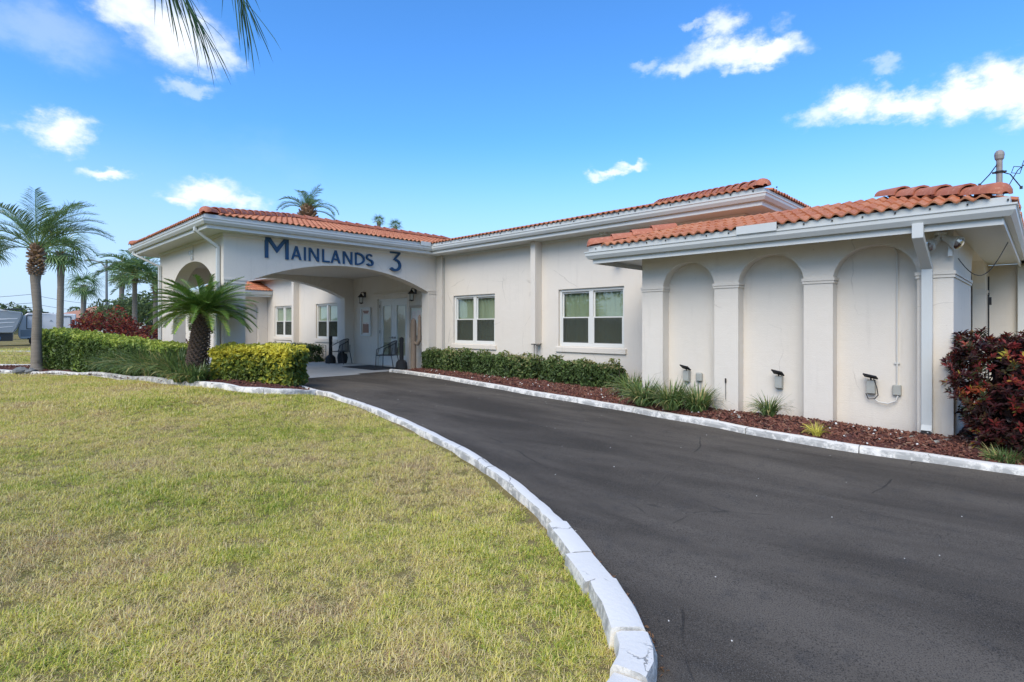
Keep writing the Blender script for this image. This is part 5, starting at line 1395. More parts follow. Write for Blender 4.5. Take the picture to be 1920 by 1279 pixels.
def fan(parent, base, az_, el0, pet, rad, nseg, wd, mat='leaf_palm', r_=random, droop=.5, vm=.5):
    V, F, A_ = [], [], []
    base = Vector(base); h_ = Vector((math.cos(az_), math.sin(az_), 0)); s_ = Vector((-h_.y, h_.x, 0)); d0 = h_ * math.cos(el0) + Vector((0, 0, 1)) * math.sin(el0)
    e1 = el0 - droop; d1 = h_ * math.cos(e1) + Vector((0, 0, 1)) * math.sin(e1)
    m_ = base + d0 * pet * .6; hub = m_ + d1 * pet * .4
    mb_ = MB(); mb_.tube([base, m_, hub], .014, 4, .008)
    for v_ in mb_.v: V.append(Vector(v_)); A_.append(.7)
    F += mb_.f
    up = s_.cross(d1); up = up if up.z > 0 else -up
    for i in range(nseg):
        a_ = -1.95 + 3.9 * i / (nseg - 1)
        d_ = (d1 * math.cos(a_) + s_ * math.sin(a_) + up * .18 * math.cos(a_ * 2)).normalized()
        ll = rad * (.72 + .28 * math.cos(a_ * .6)) * r_.uniform(.88, 1.08); q = hub; lp_ = [q]; dd = d_.copy()
        for j in range(4):
            q = q + dd * ll / 4; dd = (dd + Vector((0, 0, -.10 - .22 * j * r_.uniform(.6, 1.3)))).normalized(); lp_.append(q)
        sd = d_.cross(up).normalized()
        add_strip(V, F, A_, lp_, wd, sd, min(1, max(0, r_.gauss(vm, .2))))
    return link_mesh('frond', arr_mesh('frond', np.array([tuple(v_) for v_ in V]), F, A_), mat, parent)

def trunk(parent, pts, radii, mat='palm_bark', n=12, rough=.02, step=.10):
    P_ = [Vector(p) for p in pts]; line = []; rr = []
    for i in range(len(P_) - 1):
        k = max(1, int((P_[i + 1] - P_[i]).length / step))
        for j in range(k): line.append(P_[i].lerp(P_[i + 1], j / k)); rr.append((radii[i] + (radii[i + 1] - radii[i]) * j / k) * (1 + rough * random.gauss(0, 1)))
    line.append(P_[-1]); rr.append(radii[-1])
    return MB().tube(line, rr, n).build('trunk', mat, parent, smooth=True)

def boots(parent, c_, rad, hz, n, size, mat='palm_boot', up=.5, v=None):
    """cut leaf bases round the top of a trunk"""
    V, F, A_ = [], [], []
    for i in range(n):
        a_ = i * 2.39996; t_ = (i + .5) / n; z = c_[2] + hz * (t_ - .5); rr = rad * math.sin(PI * (.12 + .8 * t_)) ** .6
        d_ = Vector((math.cos(a_), math.sin(a_), up * (t_ - .25) * 2)).normalized(); p = Vector((c_[0] + rr * .7 * math.cos(a_), c_[1] + rr * .7 * math.sin(a_), z)); s_ = Vector((-math.sin(a_), math.cos(a_), 0)) * size * .5
        q = p + d_ * (size + rr * .35); u_ = Vector((0, 0, size * .35)); b_ = len(V); vv = random.random() * .6 + .5 * t_ ** 3
        V += [p + s_ - u_, p - s_ - u_, p - s_ * .8 + u_, p + s_ * .8 + u_, q + s_ * .55 - u_ * .5, q - s_ * .55 - u_ * .5, q - s_ * .5 + u_ * .4, q + s_ * .5 + u_ * .4]; A_ += [min(1, vv)] * 8
        F += [(b_ + 0, b_ + 1, b_ + 5, b_ + 4), (b_ + 1, b_ + 2, b_ + 6, b_ + 5), (b_ + 2, b_ + 3, b_ + 7, b_ + 6), (b_ + 3, b_ + 0, b_ + 4, b_ + 7), (b_ + 4, b_ + 5, b_ + 6, b_ + 7)]
    return link_mesh('leaf_bases', arr_mesh('leaf_bases', np.array([tuple(v_) for v_ in V]), F, A_), mat, parent)

def at(t_, z_):      # plan position from bearing tangent and distance
    return z_ * (.7165 * t_ - .6975), z_ * (.6975 * t_ + .7165)
CAMAZ = math.atan2(.7165, -.6975)
RT = math.atan2(.6975, .7165)       # plan direction to the camera's right

# nearest palm, left
x, y = at(-.868, 15.9)
p1 = empty('palm_tree', (x, y, .05), 'nearest palm with a brown knobbly collar standing at the left end of the clipped hedge', 'palm tree')
trunk(p1, [(x + .12, y, -.1), (x + .08, y, .25), (x + .0, y, 1.0), (x + .03, y + .02, 1.9), (x - .06, y - .02, 2.7), (x - .03, y, 3.1)], [.27, .14, .12, .105, .115, .15], 'palm_bark')
boots(p1, (x - .03, y, 3.12), .17, .46, 80, .065)
boots(p1, (x - .02, y, 3.50), .11, .36, 30, .14, up=1.6, v=1)
rr = random.Random(11)
spec = [(.9, 1.40, .45, 2.1), (.5, 1.35, .2, 2.2), (-.9, 1.45, .9, 1.9), (PI, 1.1, -.5, 2.1), (PI - .3, .75, -.9, 1.9), (.1, 1.05, -.35, 2.3), (-.3, .8, -.75, 2.3), (.35, .85, -.6, 2.2), (PI + .5, 1.3, .1, 1.9), (1.6, 1.2, 0, 2.0), (-1.5, 1.2, -.1, 2.0), (2.4, .9, -.7, 2.0), (-2.3, .9, -.8, 1.9), (.8, 1.0, -.5, 2.2), (-.7, 1.15, -.2, 2.2), (0, .4, -1.1, 2.0), (PI + .2, .3, -1.2, 1.5), (.2, 1.3, -.2, 2.2), (-.2, 1.2, 0, 2.3), (.6, 1.15, -.5, 2.0), (0.05, .55, -.9, 2.0), (PI - .6, 1.2, -.3, 1.8), (3.5, .5, -.4, 2.0)]
for (a_, e0, e1, L_) in spec:
    feather(p1, (x - .02 + .05 * math.cos(RT + a_), y + .05 * math.sin(RT + a_), 3.62), RT + a_, e0, e1, L_ * .92, .50, 62, .012, vee=.3, sag=.3, stem=.018, r_=rr, start=.2)

# overhanging palm outside the frame on the left, its fronds reach into the top of the picture
def rel(cx, cz, h_): return (cx * .7165 - cz * .6975, cx * .6975 + cz * .7165, h_)
b_ = rel(-4.5, 1.6, 4.55)
po = empty('palm_tree', (b_[0], b_[1], 0), 'palm standing beside the lawn whose drooping frond tips hang into the top left sky', 'palm tree')
trunk(po, [(b_[0], b_[1], -.1), (b_[0], b_[1], .4), (b_[0], b_[1], 4.4)], [.24, .15, .13])
def frond_path(parent, ctrl, leaf, nl, wd, seed, t0=.1, vm=.4):
    """frond whose midrib follows control points"""
    r_ = random.Random(seed); P_ = [Vector(p) for p in smooth_line(ctrl, 8)]; n = len(P_) - 1
    V, F, A_ = [], [], []; mb_ = MB(); mb_.tube(P_, .012, 4, .003)
    for v_ in mb_.v: V.append(Vector(v_)); A_.append(.6)
    F += mb_.f
    for i in range(nl):
        t_ = t0 + (1 - t0) * (i + .5) / nl; k = min(n - 1, int(t_ * n)); p = P_[k].lerp(P_[k + 1], t_ * n - k); tg = (P_[k + 1] - P_[k]).normalized()
        s_ = tg.cross(Vector((0, 0, 1))); s_ = s_.normalized() if s_.length > .1 else Vector((1, 0, 0))
        for sd in (-1, 1):
            d_ = (s_ * sd * r_.uniform(.10, .62) + tg * r_.uniform(.7, 1.1) + Vector((r_.gauss(0, .12), r_.gauss(0, .12), r_.uniform(-.25, .22)))).normalized(); ll = leaf * (1 - .35 * t_) * r_.uniform(.8, 1.1)
            q = p; lp_ = [q]; dd = d_.copy()
            for j in range(4): q = q + dd * ll / 4; dd = (dd + Vector((r_.gauss(0, .04), r_.gauss(0, .04), -.16))).normalized(); lp_.append(q)
            add_strip(V, F, A_, lp_, wd * r_.uniform(.7, 1.15), (d_.cross(s_ * sd + Vector((0, 0, .8)))).normalized(), min(1, max(0, r_.gauss(vm, .25))))
    return link_mesh('frond', arr_mesh('frond', np.array([tuple(v_) for v_ in V]), F, A_), 'leaf_overhang', parent)
frond_path(po, [b_, rel(-3.9, 2.4, 5.35), rel(-3.05, 3.3, 5.25), rel(-2.62, 3.85, 4.35), rel(-2.36, 4.1, 3.68)], .80, 66, .0042, 5)
frond_path(po, [b_, rel(-3.8, 2.2, 5.5), rel(-2.9, 3.2, 5.55), rel(-2.25, 3.9, 4.55), rel(-2.0, 4.1, 3.80)], .80, 66, .0042, 6)
frond_path(po, [b_, rel(-3.9, 2.5, 5.2), rel(-3.1, 3.3, 5.1), rel(-2.7, 3.85, 4.45), rel(-2.52, 4.0, 3.9)], .74, 56, .0042, 7)
for k in range(9):
    a_ = RT + PI + (k - 4) * .5
    feather(po, (b_[0], b_[1], 4.5), a_, .9, -.7, 2.4, .5, 36, .010, mat='leaf_overhang', r_=rr)

def fan_palm(lab, t_, z_, crown_h, rad, nf, lean=0.0, group='cabbage palms behind the hedge', seed=1, boot=True, tr=.14, el_rng=(-.6, 1.35)):
    r_ = random.Random(seed); x, y = at(t_, z_)
    root = empty('fan_palm', (x, y, 0), lab, 'palm tree', group)
    lx = lean * .7165; ly = lean * .6975
    trunk(root, [(x - lx, y - ly, -.1), (x - lx * .8, y - ly * .8, .4), (x - lx * .2, y - ly * .2, crown_h * .7), (x, y, crown_h)], [tr * 1.4, tr, tr * .9, tr * 1.15], 'palm_bark')
    if boot: boots(root, (x, y, crown_h - .12), tr * 1.5, .45, 26, .09)
    for i in range(nf):
        a_ = i * 2.39996 + r_.uniform(-.2, .2); e = el_rng[0] + (el_rng[1] - el_rng[0]) * ((i + .5) / nf) ** .9
        fan(root, (x, y, crown_h + .05), a_, e, rad * .42, rad * .62, 18, rad * .016, r_=r_, droop=.45)
    return root
fan_palm('broad-crowned palm just right of the nearest palm', -.823, 27, 4.95, 1.5, 30, .1, seed=3, tr=.15)
fan_palm('small palm with a round crown midway between the broad-crowned palm and the street lamp', -.781, 45, 4.6, 1.75, 24, .2, seed=4, tr=.2)
fan_palm('leaning palm between the street lamp and the leafy palm by the canopy', -.711, 41, 5.2, 1.55, 24, .35, seed=5, tr=.17)
fan_palm('palm cropped by the left edge of the picture', -.957, 34, 6.2, 1.6, 22, 0, seed=6)
# leafy palm by the canopy
x, y = at(-.672, 30)
pg = empty('palm_tree', (x, y, 0), 'bushy palm with yellowish leaf bases just left of the canopy', 'palm tree')
for (dx, hh_, sd) in ((-.35, 4.2, 1), (.45, 3.6, 2)):
    trunk(pg, [(x + dx, y + dx, -.1), (x + dx, y + dx, hh_)], [.14, .11])
    rr = random.Random(20 + sd); boots(pg, (x + dx, y + dx, hh_ - .1), .16, .7, 26, .12, v=1)
    for i in range(24): feather(pg, (x + dx, y + dx, hh_), i * 2.4 + sd, 1.35 - 1.1 * i / 24, -.2 - .9 * i / 24, 2.2, .55, 30, .030, r_=rr, sag=.3)
for (tt_, zz_, hh_, s_) in ((-.70, 34, 2.2, 1), (-.665, 36, 2.7, 2), (-.735, 44, 2.0, 3)):
    x, y = at(tt_, zz_); r0 = random.Random(s_); 
    root = empty('shrubby_tree', (x, y, 0), ['low olive tree behind the red bushes', 'pale green low tree left of the canopy pier', 'distant low green tree under the leaning palm'][s_ - 1], 'tree')
    n = 2600; u = unit(n); P3 = u * np.array([1.7, 1.7, .9]) * (1 - rng.exponential(.18, n).clip(0, .8))[:, None] * (1 + .25 * np.sin(u[:, :1] * 6) * np.sin(u[:, 2:] * 7)) + np.array([x, y, hh_])
    foliage('crown', 'leaf_tree', P3, u, .17, root); MB().tube([(x, y, -.1), (x + .1, y, hh_ * .6), (x, y, hh_)], .11, 7, .05).build('trunk', 'palm_bark', root)
# feather palm behind the roof
x, y = at(-.373, 33)
pr_ = empty('palm_tree', (x, y, 0), 'feathery palm crown rising behind the canopy roof ridge', 'palm tree')
trunk(pr_, [(x, y, -.1), (x, y, 7.8)], [.2, .16]); rr = random.Random(31); boots(pr_, (x, y, 8.05), .42, .9, 70, .22, up=2, v=1)
for (a_, e0, e1, L_) in [(0, 1.5, .7, 1.9), (2.6, 1.45, .3, 2.0), (-.6, 1.35, 0, 2.0), (PI, 1.0, -1.0, 2.2), (PI - .2, .8, -.6, 1.9), (.1, 1.0, -1.3, 2.3), (-.2, .7, -1.2, 2.1), (.3, .4, -1.2, 1.9), (1.4, 1.2, -.3, 2.0), (-1.5, 1.2, -.3, 2.0), (-2.3, 1.0, -.6, 2.0), (1.9, 1.3, .2, 2.0), (-1, .9, -.9, 2.1), (.8, .9, -.9, 2.0)]:
    feather(pr_, (x, y, 8.2), RT + a_, e0, e1, L_, .50, 44, .018, r_=rr, sag=.4, stem=.03, vm=.4)
fan_palm('left of the two small palm tops peeking over the canopy ridge', -.243, 46, 10.15, .75, 16, 0, 'palm tops over the ridge', 41, False, el_rng=(-.3, 1.4))
fan_palm('right of the two small palm tops peeking over the canopy ridge', -.213, 46, 9.75, .8, 16, 0, 'palm tops over the ridge', 42, False, el_rng=(-.3, 1.4))

# sago palm on the island
x, y = -12.50, 3.60; g0 = gz(x, y) + .05
sg = empty('sago_palm', (x, y, g0), 'sago palm with a thick dark trunk between the clipped hedge and the yellow-green bush', 'sago palm')
tp = [(x - .06, y - .06, g0 - .05), (x - .05, y - .05, g0 + .35), (x, y, g0 + .9), (x + .04, y + .04, g0 + 1.40)]
trunk(sg, tp, [.21, .185, .16, .13], 'sago_bark', 16, .04, .05)
V, F, A_ = [], [], []
for i in range(330):
    a_ = i * 2.39996; t_ = (i + .5) / 330; cx_ = tp[0][0] + (tp[3][0] - tp[0][0]) * t_; cy_ = tp[0][1] + (tp[3][1] - tp[0][1]) * t_; r0 = .215 - .075 * t_
    p = Vector((cx_ + r0 * math.cos(a_), cy_ + r0 * math.sin(a_), g0 + 1.3 * t_)); o_ = Vector((math.cos(a_), math.sin(a_), .5)) * .045; s_ = Vector((-math.sin(a_), math.cos(a_), 0)) * .028; b0_ = len(V)
    V += [p + s_, p - s_, p + o_, p + Vector((0, 0, .05))]; A_ += [random.random() * .4] * 4; F += [(b0_, b0_ + 1, b0_ + 2), (b0_, b0_ + 2, b0_ + 3), (b0_ + 1, b0_ + 3, b0_ + 2)]
link_mesh('leaf_bases', arr_mesh('leaf_bases', np.array([tuple(v_) for v_ in V]), F, A_), 'sago_bark', sg)
rr = random.Random(9)
for i in range(78):
    t_ = i / 78; a_ = i * 2.39996 + rr.uniform(-.15, .15); e0 = 1.22 - 1.10 * t_ ** .8; e1 = e0 - .80 - .45 * t_
    feather(sg, (tp[3][0], tp[3][1], g0 + 1.40), a_, e0, e1, rr.uniform(.98, 1.15), .19, 84, .0075, mat='leaf_sago', vee=.28, sag=.10, stem=.009, fwd=.75, r_=rr, start=.14, vm=.45 if i < 66 else .7, jitter=.05)

# rocks at the palm foot
for i, (dx, dy, s_, lab) in enumerate(((.15, -.35, .20, 'grey rock nearest the base of the left palm'), (.45, -.15, .15, 'small grey rock between the palm base and the clipped hedge'), (-.35, -.3, .13, 'flat grey rock at the kerb left of the palm base'))):
    x, y = at(-.868, 15.9); x += dx; y += dy; m_ = MB(); m_.lathe([(s_ * .7, -.05), (s_, .03), (s_ * .85, s_ * .5), (s_ * .4, s_ * .75), (.01, s_ * .8)], (x, y, gz(x, y) + .04), 9)
    m_.v = [(v_[0] + random.gauss(0, .015), v_[1] + random.gauss(0, .015), v_[2] + random.gauss(0, .012)) for v_ in m_.v]
    tag(m_.build('rock', 'rock'), lab, 'rock', 'rocks at the palm foot')

# ------------------------------------------------------------------ far left: lamp, trailers, cars, houses, trees
x, y = at(-.740, 36)
sl = empty('street_lamp', (x, y, 0), 'tall grey street lamp with two curved arms behind the left hedge', 'street lamp')
MB().tube([(x, y, -.1), (x, y, 5.75)], .09, 8, .06).build('pole', 'lamp_pole', sl)
for s_, L_ in ((-1, .95), (1, 1.5)):
    dx, dy = .7165 * s_, .6975 * s_
    MB().tube([(x, y, 5.15), (x + dx * L_ * .35, y + dy * L_ * .35, 5.55), (x + dx * L_, y + dy * L_, 5.72)], .05, 6).build('arm', 'lamp_pole', sl)
    MB().tube([(x + dx * L_, y + dy * L_, 5.72), (x + dx * (L_ + .2), y + dy * (L_ + .2), 5.73), (x + dx * (L_ + .5), y + dy * (L_ + .5), 5.70)], [.05, .09, .04], 8).build('lamp_head', 'lamp_pole', sl)

def frame_at(t_, z_, rot=0.0):
    x, y = at(t_, z_); return Matrix.Translation((x, y, 0)) @ Matrix.Rotation(RT + rot, 4, 'Z')
def xf(m_, M): m_.v = [tuple(M @ Vector(v_)) for v_ in m_.v]; return m_
def trailer(lab, t_, z_, prof, depth, mat, dark=None, kind=0):
    M = frame_at(t_, z_, R(41)) @ Matrix.Diagonal((.74, 1, 1, 1)); x, y = at(t_, z_)
    r_ = empty('travel_trailer', (x, y, 0), lab, 'trailer', 'travel trailers parked beyond the lawn')
    m_ = MB(); m_.prism(prof, lambda u, v, d_: (u, d_, v), 0, depth); xf(m_, M).build('body', mat, r_, bevel=.05)
    return r_, M
r_, M = trailer('white travel trailer with dark outlined storage panels parked beyond the lawn', -.902, 39.5, [(0, .75), (.15, .45), (4.45, .45), (4.45, 2.30), (.75, 2.35), (.35, 2.1), (.05, 1.3)], 2.3, 'rv_white')
for (u0, u1, v0, v1) in ((.62, 1.75, 1.15, 2.18), (2.95, 4.05, 1.15, 2.12)):
    m_ = MB(); panel(m_, rect(u0, u1, v0, v1), [rect(u0 + .06, u1 - .06, v0 + .06, v1 - .06)], lambda u, v, d_: (u, d_, v), -.03, .0); xf(m_, M).build('panel_trim', 'rv_dark', r_)
xf(MB().box(4.12, -.02, 1.15, 4.3, 0, 1.75), M).build('window', 'car_glass', r_)
xf(MB().box(.2, -.012, .62, 4.44, 0, 1.10), M).build('lower_panel', 'rv_grey', r_)
xf(MB().box(.7, -.03, .40, 4.40, -.004, .52), M).build('skirt', 'rv_dark', r_)
xf(MB().prism([(2.35, 1.72), (2.62, 1.72), (2.48, 1.86)], lambda u, v, d_: (u, d_, v), -.02, -.004), M).build('emblem', 'rv_grey', r_)
xf(MB().tube([(.5, -.12, 2.40), (2.3, -.12, 2.40)], .035, 6), M).build('awning', 'rv_dark', r_)
for u in (1.1, 1.75):
    xf(MB().tube([(u, -.02, .30), (u, .25, .30)], .31, 14), M).build('wheel', 'black_rubber', r_)
r_, M = trailer('grey nosed trailer at the left edge with a black lower front', -.975, 36.5, [(0, .9), (2.35, .9), (2.60, 1.25), (2.9, 1.9), (3.0, 2.35), (2.0, 2.45), (0, 2.7)], 2.4, 'rv_grey')
xf(MB().box(0, .1, .35, 2.3, 2.2, .88), M).build('chassis', 'rv_dark', r_)
for (u0, u1, v0, s_) in ((.2, 2.6, 1.75, .12), (.4, 2.4, 1.50, .08), (.9, 2.3, 1.22, .06)):
    xf(MB().prism([(u0, v0), (u1, v0 + .12), (u1 + .1, v0 + .15 + s_ * .2), (u0, v0 + s_)], lambda u, v, d_: (u, d_, v), -.015, -.002), M).build('stripe', 'rv_white', r_)
xf(MB().prism([(0, 2.45), (2.0, 2.42), (1.2, 2.62), (0, 2.72)], lambda u, v, d_: (u, d_, v), -.02, -.003), M).build('roof_edge', 'rv_white', r_)
xf(MB().tube([(1.7, -.2, 2.52), (3.0, -.2, 2.52)], .04, 6), M).build('awning', 'rv_dark', r_)
xf(MB().tube([(1.0, -.02, .32), (1.0, .25, .32)], .33, 14), M).build('wheel', 'black_rubber', r_)

def car(lab, t_, z_, rot, mat, suv=False, sc=1.0):
    M = frame_at(t_, z_, rot); x, y = at(t_, z_)
    r_ = empty('parked_car', (x, y, 0), lab, 'car', 'cars parked beyond the building')
    h_ = 1.65 if suv else 1.42; bl = .95 if suv else .85
    m_ = MB(); m_.prism([(-2.2, .35), (2.15, .35), (2.25, .6), (2.2, .78), (1.3, bl), (-2.1, bl), (-2.25, .7)], lambda u, v, d_: (u, d_, v), -.88, .88); xf(m_, M).build('body', mat, r_, bevel=.05)
    m_ = MB(); b_ = len(m_.v)
    lo = [(-1.95 if suv else -1.6, bl), (1.2, bl), (.45, h_ - .06), (-1.7 if suv else -1.0, h_ - .06)]
    m_.prism(lo, lambda u, v, d_: (u, d_ * (1 - .18 * (v - bl) / (h_ - bl)), v), -.80, .80); cb_ = xf(m_, M).build('windows', 'car_glass', r_, bevel=.02)
    m_ = MB(); m_.prism([(-1.75 if suv else -1.05, h_ - .08), (.5, h_ - .08), (.35, h_), (-1.6 if suv else -.9, h_)], lambda u, v, d_: (u, d_, v), -.68, .68); xf(m_, M).build('roof', mat, r_, bevel=.02)
    for u in (-.55, .1): xf(MB().prism([(u, bl), (u + .09, bl), (u + .05, h_ - .05), (u - .02, h_ - .05)], lambda a, v, d_: (a, d_ * (1 - .18 * (v - bl) / (h_ - bl)), v), -.815, .815), M).build('door_post', mat, r_)
    for u in (-1.35, 1.4):
        for s_ in (-1, 1):
            w_ = xf(MB().tube([(u, s_ * .68, .33), (u, s_ * .90, .33)], .33, 14), M).build('wheel', 'black_rubber', r_); xf(MB().tube([(u, s_ * .89, .33), (u, s_ * .91, .33)], .19, 10), M).build('rim', 'chrome', w_)
    for s_ in (-1, 1): xf(MB().box(2.12, s_ * .55 - .17, .62, 2.24, s_ * .55 + .17, .76), M).build('headlight', 'sack_glass', r_)
    return r_
car('white car seen through the small side arch', -.60, 37, .2, 'car_white', True)
car('blue car seen past the sago trunk through the canopy', -.553, 35, .1, 'car_blue')
car('blue car at the left edge in front of the grey nosed trailer', -1.035, 32, .3, 'car_blue')

def house(lab, t_, z_, L_, D_, hw, hr, rot=0.0, roofm='far_roof', wins=3, group=None):
    M = frame_at(t_, z_, rot); x, y = at(t_, z_)
    r_ = empty('house', (x, y, 0), lab, 'house', group)
    xf(MB().box(0, 0, -.1, L_, D_, hw), M).build('wall', 'far_wall', r_)
    m_ = MB(); o_ = .5; m_.add([(-o_, -o_, hw), (L_ + o_, -o_, hw), (L_ + o_, D_ + o_, hw), (-o_, D_ + o_, hw), (D_ / 2, D_ / 2, hr), (L_ - D_ / 2, D_ / 2, hr)], [(0, 1, 5, 4), (1, 2, 5), (2, 3, 4, 5), (3, 0, 4), (0, 3, 2, 1)]); xf(m_, M).build('roof', roofm, r_)
    for i in range(wins):
        u = L_ * (i + .5) / wins - .6; f_ = xf(MB().box(u, -.05, 1.0, u + 1.2, 0, 2.0), M).build('window', 'car_glass', r_)
        m_ = MB(); m_.box(u - .06, -.07, .94, u + 1.26, -.052, 1.0); m_.box(u - .06, -.07, 2.0, u + 1.26, -.052, 2.06); m_.box(u - .06, -.07, 1.0, u, -.052, 2.0); m_.box(u + 1.2, -.07, 1.0, u + 1.26, -.052, 2.0); m_.box(u + .57, -.07, 1.0, u + .63, -.052, 2.0); xf(m_, M).build('frame', 'trim_white', f_)
    xf(MB().box(L_ * .52, -.04, .0, L_ * .52 + .95, 0, 2.05), M).build('door', 'rv_grey', r_)
    return r_
house('low house with an orange hipped roof behind the white trailer', -.845, 62, 6.5, 6, 2.3, 3.7)
house('pale low house with a white roof seen behind the red bushes', -.712, 55, 6, 6, 2.0, 2.6, roofm='rv_white')
house('white house seen through the small side arch', -.63, 58, 9, 7, 2.5, 3.6, roofm='rv_white')
# across the street, behind the camera side (seen in the window reflections)
house('long pale house across the street with a tan roof', .9, -30, 14, 8, 2.6, 4.2, rot=PI)
def tree(lab, x, y, h_, r0, n, size, group, seed, cat='tree'):
    root = empty('tree', (x, y, 0), lab, cat, group)
    r_ = np.random.default_rng(seed); lumps = r_.normal(size=(9, 3)) * np.array([r0 * .5, r0 * .5, r0 * .28]) + np.array([x, y, h_ - r0 * .5])
    k = r_.integers(9, size=n); u = unit(n, r_); P3 = lumps[k] + u * (r0 * .48 * (1 - r_.exponential(.15, n).clip(0, .7)))[:, None]
    foliage('crown', 'leaf_tree', P3, u, size, root)
    MB().tube([(x, y, -.1), (x + .1, y, h_ * .4), (x, y, h_ * .7)], .16, 7, .07).build('trunk', 'palm_bark', root)
    for j in range(4): MB().tube([(x, y, h_ * .4), tuple(lumps[j])], .07, 5, .03).build('limb', 'palm_bark', root)
labs = ['round green tree far behind the grey nosed trailer', 'low distant tree behind the nearest palm trunk', 'distant dark tree right of the orange roofed house', 'distant low tree behind the street lamp', 'far tree seen under the leaning palm']
for i, (t_, z_, h_, r0) in enumerate(((-.935, 55, 3.7, 2.0), (-.885, 70, 3.2, 2.0), (-.775, 75, 3.4, 1.8), (-.735, 72, 2.8, 2.6), (-.695, 70, 3.2, 2.6))):
    x, y = at(t_, z_); tree(labs[i], x, y, h_, r0, 2200, .26, 'distant trees on the left', 50 + i)
for i, (x, y, h_, r0) in enumerate(((-18, -13, 7, 3.8), (-25, -12, 6.5, 3.6), (-32, -14, 7.5, 4.2), (-11, -15, 6.5, 3.6), (-3, -15, 7, 3.6))):
    tree(['first', 'second', 'third', 'fourth', 'last'][i] + ' leafy street tree across the road counting away from the canopy', x, y, h_, r0, 2600, .34, 'street trees across the road', 80 + i)
# far tree line all round as one mass
n = 26000; a_ = rng.uniform(0, 2 * PI, n); rr_ = rng.uniform(115, 150, n); hgt_ = 2.4 + 1.0 * np.sin(a_ * 17) + .8 * np.sin(a_ * 41 + 1)
P3 = np.stack([rr_ * np.cos(a_), rr_ * np.sin(a_), rng.random(n) ** .7 * hgt_.clip(1.5)], 1)
o = foliage('treeline', 'leaf_tree', P3, np.stack([-np.cos(a_), -np.sin(a_), np.full(n, .4)], 1), 1.5, None, .7); o['kind'] = 'stuff'

# power pole and wires at the far left
x, y = at(-.872, 50); up_ = empty('utility_pole', (x, y, 0), 'thin utility pole behind the nearest palm trunk', 'utility pole')
MB().tube([(x, y, -.1), (x, y, 4.6)], .12, 7, .09).build('pole', 'palm_bark', up_)
xa, ya = at(-1.2, 50)
for i, (z0, z1) in enumerate(((3.9, 4.3), (3.4, 3.5), (2.9, 3.1))):
    m_ = MB(); m_.tube([(xa + (x - xa) * k / 8, ya + (y - ya) * k / 8, z0 + (z1 - z0) * k / 8 + .5 * ((k / 4 - 1) ** 2 - 1) * .6) for k in range(9)], .018, 4); m_.build('wire', 'wire_black', up_)
xb, yb = at(-.70, 55)
for i, (z0, z1) in enumerate(((4.2, 3.4), (3.4, 2.7))):
    m_ = MB(); m_.tube([(xb + (x - xb) * k / 8, yb + (y - yb) * k / 8, z1 + (z0 - z1) * k / 8 + .4 * ((k / 4 - 1) ** 2 - 1) * .6) for k in range(9)], .015, 4); m_.build('wire', 'wire_black', up_)

